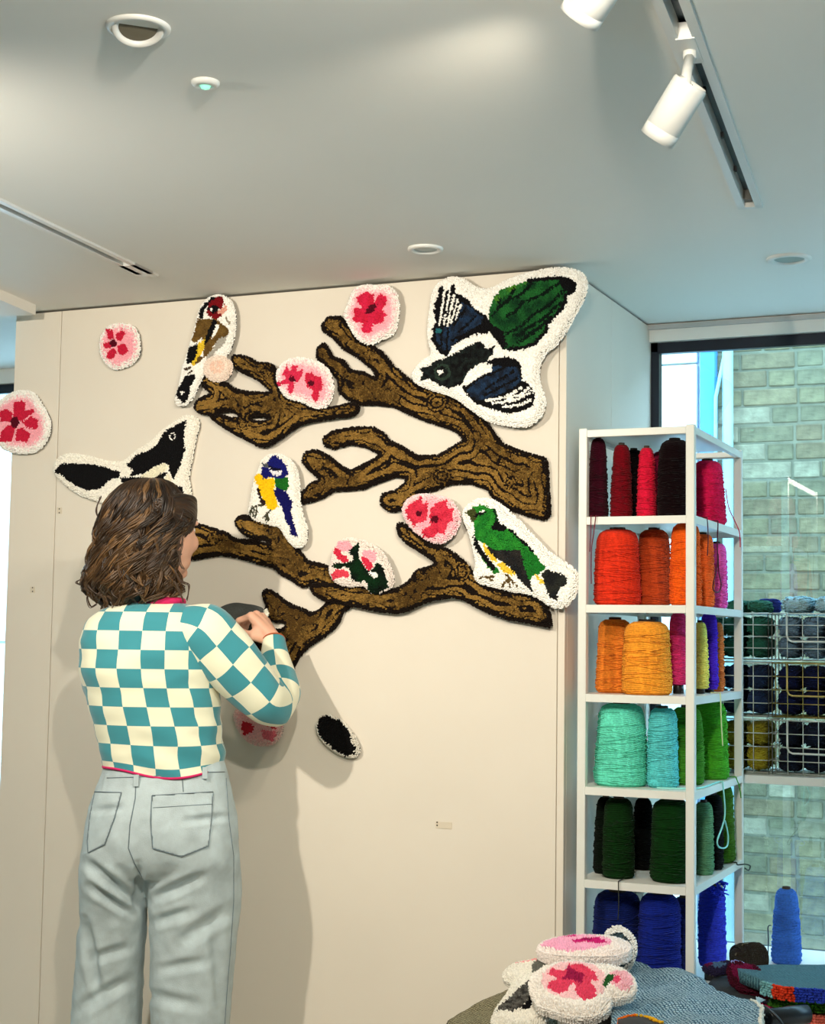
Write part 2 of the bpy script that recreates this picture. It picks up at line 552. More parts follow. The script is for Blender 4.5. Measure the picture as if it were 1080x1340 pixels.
def rug(name, label, cat, group, frame, outline, regions, base='pile', basecol=(250, 249, 243), innercol=None, inner=(0.012, 0.028),
        pile=0.013, lift=0.0, back=0.006, plane=None, holes=(), bark=None, sp=0.0035, side=0, droop=None, seed=1, backmat=None):
    """a tufted rug: backing slab cut to the outline, and one mesh of yarn tufts per colour patch"""
    ox, oy, s = frame
    plane = plane or WALLP
    T = lambda pl: np.array([plane.uv(ox + x / s, oy + y / s) for x, y in pl])
    out = T(smoothpoly(outline, 2)) if len(outline) < 60 else T(outline)
    hol = [T(smoothpoly(h, 1)) for h in holes]
    lo, hi = out.min(0), out.max(0)
    root = thing(name, label, cat, tuple(plane.world(((lo + hi) / 2)[None])[0]), group)
    # backing slab
    bm = bmesh.new()
    ed = []
    for lp in [out] + hol:
        vs = [bm.verts.new(p) for p in plane.world(lp, lift + back)]
        ed += [bm.edges.new((vs[i], vs[(i + 1) % len(vs)])) for i in range(len(vs))]
    bmesh.ops.triangle_fill(bm, use_beauty=True, edges=ed)
    g = bmesh.ops.extrude_face_region(bm, geom=list(bm.faces))
    for e in g['geom']:
        if isinstance(e, bmesh.types.BMVert): e.co -= plane.n * (back + 0.0)
    bmesh.ops.recalc_face_normals(bm, faces=bm.faces)
    if droop:
        for v in bm.verts: v.co += V(droop(v.co))
    me = bpy.data.meshes.new('backing'); bm.to_mesh(me); bm.free()
    link('backing', me, backmat or M_BACK, root)
    if regions is None:
        return root
    # tuft grid
    xs = np.arange(lo[0], hi[0], sp); ys = np.arange(lo[1], hi[1], sp * 0.866)
    X, Y = np.meshgrid(xs, ys); X = X + (np.arange(len(ys)) % 2)[:, None] * sp / 2
    P = np.stack([X.ravel(), Y.ravel()], 1) + RNG.normal(0, sp * 0.16, (X.size, 2))
    m = inpoly(P, out)
    for h in hol: m &= ~inpoly(P, h)
    P = P[m]
    d, bv = segdist(P, out)
    for h in hol:
        d2, bv2 = segdist(P, h)
        k = d2 < d; d[k] = d2[k]; bv[k] = bv2[k]
    d = np.maximum(d, 1e-5)
    inward = bv / d[:, None]
    Q = P + RNG.normal(0, sp * 0.30, P.shape)
    which = np.zeros(len(P), int)
    cols = np.tile(np.array(lin(basecol)), (len(P), 1))
    if innercol is not None:
        f = np.clip((d + RNG.normal(0, 0.004, len(P)) - inner[0]) / (inner[1] - inner[0]), 0, 1)[:, None]
        cols = cols * (1 - f) + np.array(lin(innercol)) * f
    hf = np.ones(len(P))
    names = [base]
    for rg in regions:
        kind = rg.get('k', 'poly')
        if kind == 'poly':
            mk = inpoly(Q, T(rg['p']))
        elif kind == 'line':
            mk = segdist(Q, T(rg['p']), False)[0] < rg['w'] / s * 0.00195
        elif kind == 'ring':
            mk = segdist(Q, T(rg['p']), True)[0] < rg['w'] / s * 0.00195
        if 'rnd' in rg:
            mk &= RNG.uniform(0, 1, len(P)) < rg['rnd']
        names.append(rg['n'])
        which[mk] = len(names) - 1
        c = np.array(lin(rg['c']))
        if 'c2' in rg:
            nz = np.clip(fbm(P[mk], rg.get('ns', 45), seed + 5.0) * 1.6 + 0.5 + RNG.normal(0, 0.12, mk.sum()), 0, 1)[:, None]
            cols[mk] = c * (1 - nz) + np.array(lin(rg['c2'])) * nz
        else:
            cols[mk] = c
        hf[mk] = rg.get('h', 1.0)
    if bark is not None:
        n1 = fbm(P, 22, seed); n2 = fbm(P, 10, seed + 9.3); n3 = fbm(P, 70, seed + 3.1); n4 = fbm(P, 34, seed + 6.7)
        dw = d + n1 * 0.011 + n4 * 0.003
        dark = d + n4 * 0.004 < 0.0085
        per_ = 0.0205
        ph_ = np.mod(dw, per_) / per_
        wdt = 0.17 + 0.14 * n4 + 0.05 * n2
        dark |= (np.abs(ph_ - 0.5) < wdt) & (n2 + 0.5 * n4 > -0.30) & (dw > 0.010)
        dark |= (np.abs(n1 + 0.2 * n3) < 0.035) & (d > 0.012) & (n2 < -0.05)
        tone = np.clip(n2 * 1.0 + 0.5 + n3 * 0.7 + RNG.normal(0, 0.2, len(P)), 0, 1)[:, None]
        br = np.array(lin((82, 60, 26))) * (1 - tone) + np.array(lin((150, 116, 56))) * tone
        for kn in bark:
            kp = np.array(plane.uv(ox + kn[0] / s, oy + kn[1] / s))
            sc_ = kn[2] / s * 0.00195
            e = np.linalg.norm((Q - kp) / np.array([1, kn[3] if len(kn) > 3 else 0.8]), axis=1) / sc_
            clear = e < 1.25
            dark[clear] = False
            dark |= (np.abs(e - 1.1) < 0.13) | (np.abs(e - 0.68) < 0.13) | (e < 0.22)
        names = ['bark_pile', 'dark_grain']
        cols = br
        cols[dark] = np.array(lin((26, 18, 13)))
        which = dark.astype(int)
        hf = np.where(dark, 0.86, 1.0)
    cols = cols * RNG.uniform(0.90, 1.08, (len(P), 1))
    R = max(pile * 0.9, 0.008)
    ed = np.clip(d / R, 0, 1)
    hh = pile * (0.45 + 0.55 * np.sqrt(1 - (1 - ed) ** 2)) * hf * RNG.uniform(0.94, 1.05, len(P))
    un, vn, nn = np.array(plane.u), np.array(plane.v), np.array(plane.n)
    outw = -(inward[:, :1] * un + inward[:, 1:2] * vn)
    tilt = (1 - ed) * 0.75
    nrm = nn[None] * np.cos(tilt)[:, None] + outw * np.sin(tilt)[:, None]
    base3 = plane.world(P, lift + back * 0.8)
    if droop:
        base3 = base3 + np.array([droop(V(b)) for b in base3])
    tu = np.tile(un, (len(P), 1)); tv = np.tile(vn, (len(P), 1))
    if side:
        # extra rows of tufts round a thick edge
        per = []
        pts = np.concatenate([out, out[:1]])
        for a, b in zip(pts[:-1], pts[1:]):
            L = np.linalg.norm(b - a); k = max(1, int(L / sp))
            for t in range(k):
                per.append((*(a + (b - a) * t / k), *(np.array([(b - a)[1], -(b - a)[0]]) / max(L, 1e-9))))
        per = np.array(per)
        ctr = out.mean(0)
        sgn = np.sign(((per[:, :2] - ctr) * per[:, 2:]).sum(1).mean())
        ow = (per[:, 2:3] * un + per[:, 3:4] * vn) * sgn
        rows = []
        for r_ in range(side):
            hb = lift + (r_ + 0.5) / side * pile * 0.75
            rows.append((plane.world(per[:, :2], hb), ow * 0.93 + nn * (0.1 + 0.35 * r_ / side)))
        sb = np.concatenate([r_[0] for r_ in rows]); sn = np.concatenate([r_[1] for r_ in rows])
        if droop:
            sb = sb + np.array([droop(V(b)) for b in sb])
        ns_ = len(sb)
        base3 = np.concatenate([base3, sb]); nrm = np.concatenate([nrm, sn])
        tv = np.concatenate([tv, np.tile(nn, (ns_, 1))]); tu = np.concatenate([tu, np.cross(sn, nn)])
        hh = np.concatenate([hh, np.full(ns_, pile * 0.34) * RNG.uniform(0.9, 1.1, ns_)])
        sc_ = np.tile(np.array(lin(basecol)), (ns_, 1))
        cols = np.concatenate([cols, sc_ * RNG.uniform(0.92, 1.05, (ns_, 1))]); which = np.concatenate([which, np.zeros(ns_, int)])
    for i, nm in enumerate(names):
        k = which == i
        if not k.any(): continue
        vs, tr, cs = tufts(base3[k], nrm[k], tu[k], tv[k], np.full(k.sum(), sp * 0.70), hh[k], cols[k])
        trimesh(nm, vs, tr, cs, M_TUFT, root)
    return root


R_ = lambda n, c, p, **k: dict(n=n, c=c, p=p, **k)
Ln = lambda n, c, p, w, **k: dict(n=n, c=c, p=p, w=w, k='line', **k)
BLK = (16, 16, 18); BLK2 = (30, 32, 34); WH = (250, 249, 243)
FB = (220, 440, 4.5)

# --- branches
FA = (390, 400, 3.086)
rug('branch_rug', 'large brown tufted branch with a thick sawn end and two long boughs', 'wall rug', 'tufted branches on the wall', FA,
    [(105, 80), (130, 50), (180, 50), (220, 95), (245, 140), (300, 160), (350, 195), (385, 240), (440, 290), (500, 330), (560, 350), (640, 380), (700, 420),
     (760, 470), (800, 520), (830, 560), (900, 590), (1000, 618), (1010, 625), (1015, 700), (1020, 780), (1025, 840), (1005, 865), (940, 850), (860, 820), (800, 780), (770, 740),
     (700, 715), (620, 720), (570, 740), (500, 760), (470, 800), (420, 830), (370, 830), (340, 800), (345, 765), (400, 750), (440, 720), (445, 695),
     (400, 690), (340, 710), (270, 740), (200, 745), (150, 750), (100, 780), (20, 800), (20, 760), (60, 720), (100, 705), (50, 660), (25, 630), (35, 595),
     (80, 585), (130, 610), (180, 650), (220, 670), (260, 650), (320, 620), (340, 600), (280, 570), (220, 560), (150, 580), (115, 565), (110, 535),
     (150, 510), (230, 495), (310, 495), (355, 520), (380, 550), (440, 580), (490, 610), (570, 610), (620, 580), (680, 545), (650, 510), (600, 490),
     (520, 465), (460, 440), (400, 410), (330, 400), (270, 400), (215, 385), (175, 350), (172, 300), (140, 260), (85, 215), (85, 175), (110, 155), (130, 175),
     (145, 210), (190, 225), (220, 265), (280, 275), (300, 290), (330, 295), (310, 260), (250, 210), (190, 175), (150, 130), (110, 105)],
    [], bark=[(570, 395, 42), (592, 690, 34), (865, 718, 26), (130, 545, 14)], seed=2)
FG = (220, 370, 4.5)
rug('branch_rug', 'brown tufted branch with three forked twigs beside the goldfinch rug', 'wall rug', 'tufted branches on the wall', FG,
    [(395, 440), (430, 432), (500, 450), (550, 485), (600, 480), (650, 500), (670, 545), (665, 600), (690, 660), (780, 715), (960, 750), (1040, 730), (1110, 712),
     (1150, 735), (1130, 785), (1040, 795), (860, 820), (800, 840), (740, 880), (690, 920), (620, 965), (560, 970), (490, 930), (410, 890), (330, 840),
     (275, 800), (270, 780), (200, 770), (175, 740), (190, 700), (250, 670), (290, 660), (240, 630), (218, 590), (250, 550), (290, 555), (330, 590),
     (370, 600), (420, 640), (520, 655), (640, 655), (600, 620), (560, 580), (500, 550), (450, 530), (405, 490)],
    [], bark=[(605, 530, 36), (465, 845, 36)], holes=[[(300, 778), (345, 760), (400, 757), (440, 785), (445, 800), (400, 806), (350, 792)], [(500, 798), (530, 785), (580, 790), (632, 800), (620, 815), (560, 826), (515, 822)]], lift=0.010, seed=4)
FC = (240, 660, 4.5)
rug('branch_rug', 'brown tufted branch running down to the right from behind the woman\'s head', 'wall rug', 'tufted branches on the wall', FC,
    [(-190, 170), (-150, 130), (60, 115), (120, 125), (200, 150), (270, 170), (300, 205), (380, 215), (440, 215), (480, 235), (530, 230), (490, 205), (420, 200), (360, 170), (310, 110),
     (340, 70), (400, 70), (470, 95), (560, 115), (620, 140), (650, 210), (690, 270), (740, 340), (800, 350), (880, 370), (930, 420), (960, 470), (900, 490),
     (850, 480), (780, 465), (720, 490), (680, 470), (640, 435), (590, 420), (550, 370), (480, 355), (430, 340), (330, 310), (230, 295), (150, 310), (70, 325), (-150, 330), (-190, 280)],
    [], bark=[(190, 205, 40)], seed=6)
FD = (230, 560, 1.9636)
rug('branch_rug', 'brown tufted branch with a cut end under the green finch rug', 'wall rug', 'tufted branches on the wall', FD,
    [(355, 412), (362, 402), (385, 402), (400, 405), (450, 408), (500, 412), (540, 420), (580, 415), (612, 392), (625, 367), (660, 360), (682, 348), (640, 320), (590, 290), (575, 255), (585, 243), (610, 260),
     (660, 300), (700, 310), (740, 335), (770, 370), (800, 410), (860, 420), (930, 435), (962, 455), (973, 508), (968, 512), (920, 500), (850, 490), (780, 460), (740, 435), (700, 435), (640, 450),
     (600, 472), (560, 475), (500, 465), (440, 452), (400, 446), (365, 430)],
    [], bark=[(641, 382, 14), (745, 372, 18, 1.1)], lift=0.010, seed=8)
rug('branch_rug', 'dark forked brown tufted branch stump above the woman\'s wrist', 'wall rug', 'tufted branches on the wall', FC,
    [(475, 520), (500, 500), (560, 525), (600, 570), (660, 600), (720, 620), (760, 645), (810, 630), (850, 590), (880, 565), (940, 540), (1000, 560), (985, 615), (940, 640), (930, 690),
     (880, 750), (800, 800), (730, 850), (690, 900), (660, 960), (645, 990), (590, 1000), (480, 950), (410, 900), (375, 830), (370, 780), (430, 765), (540, 742), (590, 742), (622, 716), (602, 688), (548, 690), (508, 662), (492, 625), (505, 600), (490, 565)],
    [], bark=[], seed=10)

# --- flying magpie
FM = (540, 340, 4.32)
NAVY = (34, 56, 84)
reg = [R_('upper_wing', BLK, [(180, 170), (205, 165), (210, 190), (240, 185), (245, 155), (268, 155), (270, 200), (300, 215), (340, 240), (370, 285), (440, 330), (460, 350), (455, 430), (400, 430), (250, 545), (210, 560), (170, 525), (140, 470), (145, 390), (160, 370), (150, 310), (155, 260), (170, 230)]),
       R_('navy_patch', (26, 34, 48), [(300, 250), (360, 290), (430, 340), (400, 400), (300, 440), (240, 520), (200, 530), (160, 460), (160, 400), (240, 390), (280, 320)], c2=NAVY, ns=60)]
for a, b in (((207, 200), (182, 378)), ((236, 195), (206, 384)), ((262, 215), (226, 380)), ((283, 240), (246, 374)), ((300, 262), (268, 360))):
    reg.append(Ln('white_stripe', WH, [a, b], 7))
for a, b in (((330, 290), (260, 380)), ((390, 330), (290, 420)), ((420, 380), (250, 470)), ((230, 400), (220, 530)), ((190, 400), (190, 500))):
    reg.append(Ln('upper_wing', BLK, [a, b], 7))
reg += [R_('teal_spot', (40, 110, 118), ell(174, 413, 15)),
        R_('white_bar', WH, [(235, 545), (250, 500), (320, 460), (385, 430), (408, 465), (330, 502), (290, 532), (245, 558)]),
        R_('green_wing', (14, 54, 30), [(460, 300), (490, 220), (540, 180), (600, 160), (650, 140), (720, 130), (850, 118), (910, 130), (945, 155), (930, 190), (890, 215), (880, 270), (830, 330), (780, 380), (790, 410), (760, 440), (720, 490), (640, 510), (570, 520), (540, 520), (490, 460), (460, 400)], c2=(34, 102, 46), ns=30),
        R_('light_green_edge', (80, 140, 40), [(488, 230), (530, 182), (600, 160), (690, 132), (650, 165), (570, 205), (500, 260)], c2=(44, 112, 48))]
for a, b in (((860, 140), (640, 260)), ((640, 260), (560, 330)), ((890, 180), (700, 330)), ((700, 330), (560, 430)), ((860, 260), (640, 420)), ((800, 340), (620, 480)), ((700, 150), (560, 250)), ((600, 180), (520, 280)), ((520, 230), (480, 330)), ((740, 400), (600, 440))):
    reg.append(Ln('dark_feather_line', (8, 26, 18), [a, ((a[0] + b[0]) / 2 + 8, (a[1] + b[1]) / 2 + 12), b], 10, rnd=0.9))
reg += [Ln('dark_feather_line', BLK, [(680, 134), (720, 128), (850, 118), (912, 130), (943, 155), (930, 190), (890, 215), (880, 270), (830, 330), (782, 380), (785, 410), (755, 440), (715, 488), (640, 510), (570, 520)], 11),
        R_('dark_feather_line', BLK, [(850, 118), (912, 128), (946, 155), (930, 190), (888, 190), (860, 160)]),
        R_('dark_feather_line', BLK, [(455, 340), (480, 385), (540, 415), (560, 500), (540, 522), (490, 460), (455, 410)]),
        R_('body', BLK, [(60, 692), (92, 660), (66, 625), (130, 610), (150, 585), (210, 570), (330, 510), (400, 470), (440, 500), (450, 520), (490, 500), (480, 540), (440, 590), (390, 605), (340, 650), (300, 720), (240, 735), (180, 720), (120, 685)], c2=(30, 38, 36), ns=80),
        R_('white_rump', WH, [(410, 445), (462, 430), (492, 482), (452, 515), (430, 520), (440, 480)]),
        dict(n='eye_ring', c=(46, 62, 52), p=ell(196, 645, 40), w=8, k='ring'),
        R_('eye', WH, ell(186, 646, 17, 13)),
        R_('lower_wing', BLK, [(450, 590), (480, 570), (560, 560), (610, 575), (635, 600), (645, 690), (690, 720), (720, 790), (700, 840), (640, 870), (560, 880), (460, 850), (380, 820), (320, 760), (310, 720), (330, 680), (400, 640), (440, 610)]),
        R_('navy_patch', (26, 34, 48), [(480, 610), (620, 620), (640, 690), (600, 730), (520, 770), (440, 800), (380, 800), (330, 750), (400, 690), (470, 660)], c2=NAVY, ns=60)]
for a, b in (((600, 640), (440, 740)), ((620, 680), (430, 780)), ((560, 610), (470, 660))):
    reg.append(Ln('lower_wing', BLK, [a, b], 7))
reg += [R_('white_shoulder', WH, [(312, 705), (355, 650), (420, 610), (470, 598), (482, 640), (420, 662), (350, 712), (330, 732)])]
for pl in ([(445, 808), (560, 785), (640, 735)], [(480, 822), (600, 805), (690, 762)], [(540, 842), (640, 830), (695, 800)], [(560, 800), (650, 765), (680, 735)]):
    reg.append(Ln('white_stripe', WH, pl, 8))
rug('bird_rug', 'flying black and white magpie rug with one large green wing and a white edge', 'wall rug', 'tufted birds on the wall', FM,
    [(160, 160), (230, 115), (300, 120), (350, 160), (420, 190), (480, 180), (560, 130), (700, 85), (850, 60), (960, 80), (1003, 130), (1000, 200), (940, 320), (880, 420), (830, 490), (770, 530),
     (740, 590), (725, 650), (735, 720), (765, 790), (760, 860), (720, 920), (650, 950), (560, 940), (440, 910), (400, 880), (320, 820), (250, 770), (150, 745), (50, 705), (22, 670), (60, 600), (130, 562),
     (140, 530), (122, 480), (115, 400), (130, 280), (140, 200)], reg, 'white_edge', WH, pile=0.015, lift=0.016, seed=12)

# --- goldfinch
reg = [R_('nape', BLK, [(220, 185), (245, 140), (290, 105), (340, 100), (310, 120), (280, 145), (258, 150), (242, 180), (242, 225), (220, 220)]),
       R_('red_face', (128, 18, 26), [(268, 140), (305, 105), (345, 103), (362, 130), (350, 160), (322, 172), (342, 190), (350, 210), (310, 225), (275, 212), (260, 180)]),
       R_('eye_patch', BLK, [(262, 165), (290, 145), (325, 148), (332, 166), (310, 195), (285, 190)]),
       R_('eye', WH, ell(288, 172, 8)),
       R_('beak', (228, 170, 150), [(325, 178), (375, 148), (382, 175), (350, 200), (325, 192)]),
       R_('brown_back', (98, 74, 36), [(210, 230), (250, 225), (320, 225), (392, 290), (385, 322), (330, 350), (300, 380), (290, 420), (250, 452), (235, 450), (250, 350), (230, 340), (190, 362), (175, 360), (195, 290)], c2=(120, 92, 44)),
       R_('grey_belly', (176, 172, 162), [(330, 340), (380, 322), (372, 360), (332, 402), (290, 442), (250, 470), (262, 440), (300, 400)]),
       R_('wing_bar', BLK, [(300, 228), (324, 240), (302, 300), (270, 350), (245, 382), (250, 345), (270, 290)]),
       R_('white_streak', WH, [(318, 255), (334, 268), (312, 320), (288, 342), (300, 300)]),
       R_('yellow_flash', (228, 196, 52), [(210, 370), (252, 336), (246, 390), (230, 430), (202, 470), (180, 502), (170, 482), (200, 430)]),
       R_('wing_bar', BLK, [(150, 430), (165, 388), (206, 370), (206, 430), (172, 480), (145, 482)]),
       R_('brown_back', (98, 74, 36), [(212, 440), (240, 450), (220, 480), (188, 494)]),
       R_('tail', BLK, [(130, 560), (192, 545), (190, 580), (165, 620), (152, 680), (120, 716), (80, 670), (110, 610)]),
       R_('white_streak', WH, ell(115, 656, 11)),
       Ln('grey_belly', (150, 140, 120), [(370, 210), (390, 250)], 7), Ln('tail', (70, 56, 40), [(140, 520), (165, 510)], 8), Ln('tail', (70, 56, 40), [(150, 545), (175, 525)], 6)]
rug('bird_rug', 'goldfinch rug with a red face, brown back and yellow wing flash', 'wall rug', 'tufted birds on the wall', FG,
    [(210, 190), (235, 130), (280, 95), (330, 85), (380, 105), (410, 150), (422, 220), (416, 300), (402, 370), (380, 430), (330, 448), (262, 470), (250, 520), (222, 580), (192, 640), (162, 700), (120, 728),
     (78, 722), (72, 690), (98, 620), (112, 530), (138, 450), (162, 380), (182, 310), (198, 240)], reg, 'white_edge', WH, lift=0.014, seed=14)

# --- magpie behind the woman's head
FP = (60, 530, 4.909)
reg = [R_('tail', BLK, [(80, 425), (120, 380), (220, 378), (330, 385), (420, 410), (497, 435), (490, 470), (440, 480), (370, 540), (290, 555), (220, 525), (120, 455)]),
       R_('head', BLK, [(535, 390), (590, 340), (610, 320), (670, 300), (740, 255), (770, 190), (850, 135), (922, 100), (905, 200), (912, 300), (885, 390), (840, 482), (815, 430), (805, 380), (770, 375), (690, 420), (630, 450), (560, 462), (580, 420)]),
       R_('body', BLK, [(500, 470), (640, 465), (800, 438), (770, 490), (740, 530), (800, 600), (700, 680), (560, 640)]),
       R_('wing_patch', (236, 232, 208), [(630, 462), (700, 410), (780, 373), (808, 395), (780, 432), (690, 487)]),
       R_('wing_patch', (236, 232, 208), [(735, 545), (770, 500), (800, 445), (830, 490), (800, 560)]),
       R_('breast', BLK, [(800, 540), (850, 515), (900, 530), (905, 590), (880, 615), (850, 580), (800, 570)]),
       dict(n='eye_ring', c=WH, p=ell(833, 207, 17, 21), w=4, k='ring', rnd=0.8)]
rug('bird_rug', 'black magpie rug with a long tail and raised beak behind the woman\'s head', 'wall rug', 'tufted birds on the wall', FP,
    [(68, 395), (100, 340), (160, 320), (280, 335), (380, 365), (470, 378), (520, 370), (600, 300), (700, 240), (760, 170), (850, 110), (920, 70), (980, 85), (1000, 130), (970, 220), (950, 340), (930, 430),
     (925, 490), (945, 560), (930, 640), (880, 700), (780, 720), (650, 700), (500, 660), (400, 630), (320, 605), (220, 570), (130, 500), (75, 440)], reg, 'white_edge', (246, 243, 232), seed=16)

# --- blue tit
FT = (310, 580, 8.933)
reg = [R_('yellow_breast', (244, 200, 20), [(285, 400), (340, 370), (380, 425), (490, 418), (512, 440), (500, 560), (520, 660), (552, 740), (490, 797), (430, 782), (370, 680), (310, 520), (285, 460)]),
       R_('blue_head', (22, 26, 110), [(345, 360), (365, 290), (420, 230), (460, 185), (520, 172), (590, 220), (640, 280), (662, 380), (600, 432), (540, 427), (480, 412), (400, 424), (365, 427)]),
       R_('cheek', (232, 230, 236), [(430, 297), (500, 332), (602, 328), (582, 378), (530, 407), (478, 382)]),
       Ln('eye_stripe', (16, 16, 40), [(400, 270), (480, 310), (560, 322)], 16),
       R_('beak', (84, 88, 96), [(355, 245), (420, 250), (442, 292), (395, 302)]),
       R_('green_back', (28, 108, 34), [(505, 425), (590, 425), (662, 400), (668, 500), (640, 572), (580, 548), (515, 522)]),
       R_('blue_wing', (20, 20, 92), [(497, 565), (530, 520), (640, 577), (692, 670), (712, 700), (692, 810), (722, 930), (762, 1060), (780, 1112), (688, 1072), (680, 990), (640, 930), (610, 820), (560, 710), (508, 640)]),
       R_('breast_line', (44, 28, 30), [(303, 520), (332, 560), (348, 640), (405, 700), (392, 748), (342, 712), (313, 620)])]
for pl in ([(365, 740), (300, 740), (240, 770)], [(300, 750), (285, 855)], [(262, 760), (258, 850)], [(240, 770), (228, 840)], [(455, 795), (410, 845), (375, 880)], [(410, 845), (400, 910)], [(420, 850), (435, 910)]):
    reg.append(Ln('foot', (72, 72, 56), pl, 12))
rug('bird_rug', 'small blue tit rug with a yellow breast and deep blue head', 'wall rug', 'tufted birds on the wall', FT,
    [(270, 410), (330, 300), (345, 220), (420, 160), (520, 145), (640, 180), (720, 270), (765, 380), (775, 560), (780, 700), (810, 850), (860, 980), (870, 1090), (840, 1190), (770, 1230), (720, 1200), (650, 1130),
     (560, 970), (450, 950), (330, 920), (230, 880), (200, 800), (220, 700), (245, 560)], reg, 'white_edge', (247, 245, 237), sp=0.0032, lift=0.014, seed=18)

# --- green finch
FF = (520, 640, 4.154)
GR = (30, 118, 40)
reg = [R_('green_body', GR, [(405, 130), (440, 105), (490, 92), (550, 115), (570, 170), (600, 215), (650, 230), (700, 280), (760, 340), (832, 430), (780, 460), (740, 500), (700, 440), (640, 380), (560, 360), (500, 300), (450, 270), (440, 180)], c2=(44, 140, 46)),
       R_('olive_face', (66, 74, 36), [(400, 132), (440, 108), (462, 148), (440, 192)]), Ln('eye', BLK, [(455, 150), (500, 130)], 9), Ln('eye', WH, [(478, 130), (495, 124)], 5),
       R_('black_edge', BLK, [(528, 222), (565, 175), (625, 215), (600, 234)]), Ln('black_edge', (16, 50, 24), [(550, 115), (572, 180)], 7), Ln('black_edge', BLK, [(640, 228), (700, 285), (760, 340)], 7),
       R_('green_flank', (34, 120, 40), [(468, 350), (530, 392), (585, 455), (552, 468), (515, 425)]),
       R_('black_edge', BLK, [(443, 245), (492, 340), (562, 430), (550, 455), (480, 370), (448, 310)]),
       R_('black_wing', BLK2, [(512, 315), (560, 338), (692, 335), (712, 400), (722, 440), (742, 490), (762, 562), (700, 512), (650, 440), (600, 402), (570, 382), (530, 352)], c2=(46, 44, 42)),
       R_('yellow_flash', (236, 200, 60), [(487, 282), (516, 330), (578, 397), (550, 402), (503, 350)]),
       R_('yellow_flash', (240, 204, 64), [(565, 410), (600, 403), (668, 460), (650, 478), (598, 450)]),
       R_('green_rump', GR, [(705, 350), (760, 345), (832, 432), (790, 465), (740, 490), (715, 440)]),
       R_('tail', BLK2, [(805, 462), (840, 440), (942, 478), (948, 510), (900, 552), (892, 612), (850, 590), (830, 540)], c2=(44, 46, 42)),
       R_('yellow_flash', (236, 206, 70), [(768, 458), (822, 500), (826, 527), (778, 490)])]
for pl in ([(478, 484), (550, 478)], [(520, 484), (548, 502)], [(600, 522), (632, 480), (612, 470)], [(632, 490), (672, 526)], [(620, 500), (640, 525)]):
    reg.append(Ln('foot', (96, 78, 46), pl, 6))
rug('bird_rug', 'green finch rug with black and yellow wing on the cut branch', 'wall rug', 'tufted birds on the wall', FF,
    [(378, 150), (395, 110), (430, 78), (490, 55), (560, 75), (640, 140), (720, 220), (800, 310), (880, 380), (960, 420), (1002, 470), (1002, 530), (972, 600), (920, 647), (860, 640), (800, 590), (720, 562), (640, 552),
     (560, 530), (470, 512), (440, 470), (458, 420), (440, 330), (420, 240)], reg, 'white_edge', WH, lift=0.018, seed=20)

# --- blossoms
PK, RD, DR = (250, 178, 190), (206, 34, 66), (92, 12, 32)
FGP = 'tufted blossoms on the wall'
F8 = (380, 360, 6.0)
rug('blossom_rug', 'red blossom rug with five joined petals at the tip of the top bough', 'wall rug', FGP, F8,
    [(468, 300), (500, 240), (520, 160), (560, 115), (640, 100), (700, 110), (780, 100), (850, 140), (880, 220), (882, 320), (865, 400), (850, 460), (800, 500), (742, 507), (710, 545), (660, 555), (590, 530), (540, 480), (500, 400), (463, 340)],
    [R_('petals', RD, [(556, 190), (600, 168), (640, 148), (692, 170), (700, 230), (740, 163), (802, 190), (790, 250), (762, 290), (794, 330), (762, 392), (710, 408), (690, 400), (680, 462), (645, 474), (603, 452), (610, 392), (560, 392), (522, 362), (545, 330), (532, 290), (570, 278), (612, 280), (568, 230)], c2=(218, 40, 80)),
     R_('flower_centre', DR, [(640, 280), (680, 250), (722, 250), (700, 302), (660, 327), (618, 327)])], 'pink_ground', WH, PK, inner=(0.006, 0.022), lift=0.016, seed=22)
F1 = (0, 340, 2.7)
rug('blossom_rug', 'large dark-red blossom rug with separate petals across the left panel joint', 'wall rug', FGP, F1,
    [(-18, 570), (-5, 515), (40, 480), (90, 465), (135, 475), (160, 520), (185, 560), (188, 610), (165, 660), (120, 685), (60, 682), (20, 665), (-10, 640)],
    [R_('petals', RD, [(64, 505), (106, 504), (102, 538), (132, 528), (136, 540), (95, 572), (80, 572), (60, 565)]), R_('petals', RD, [(12, 540), (40, 530), (60, 545), (55, 577), (18, 575)]),
     R_('petals', RD, [(92, 578), (125, 555), (150, 570), (147, 602), (110, 597)]), R_('petals', RD, [(18, 612), (45, 585), (70, 595), (57, 647), (13, 647)]), R_('petals', RD, [(73, 602), (95, 595), (122, 620), (112, 647), (68, 642)]),
     R_('flower_centre', DR, ell(67, 577, 15, 20))], 'pink_ground', WH, PK, inner=(0.010, 0.026), lift=0.004, seed=24)
rug('blossom_rug', 'smallest red blossom rug with five narrow petals between plain wall', 'wall rug', FGP, F1,
    [(364, 300), (374, 260), (400, 235), (450, 230), (490, 245), (502, 290), (503, 340), (475, 372), (420, 390), (390, 372), (369, 340)],
    [R_('petals', RD, [(390, 250), (411, 250), (417, 282), (395, 287)]), R_('petals', RD, [(424, 268), (445, 252), (457, 265), (440, 292), (425, 287)]), R_('petals', RD, [(378, 302), (410, 290), (405, 317), (383, 317)]),
     R_('petals', RD, [(393, 330), (415, 315), (427, 330), (410, 357), (390, 352)]), R_('petals', RD, [(428, 305), (457, 303), (470, 325), (450, 342), (430, 332)]), R_('flower_centre', DR, ell(414, 300, 13))],
    'pink_ground', WH, PK, inner=(0.006, 0.016), lift=0.004, seed=26)
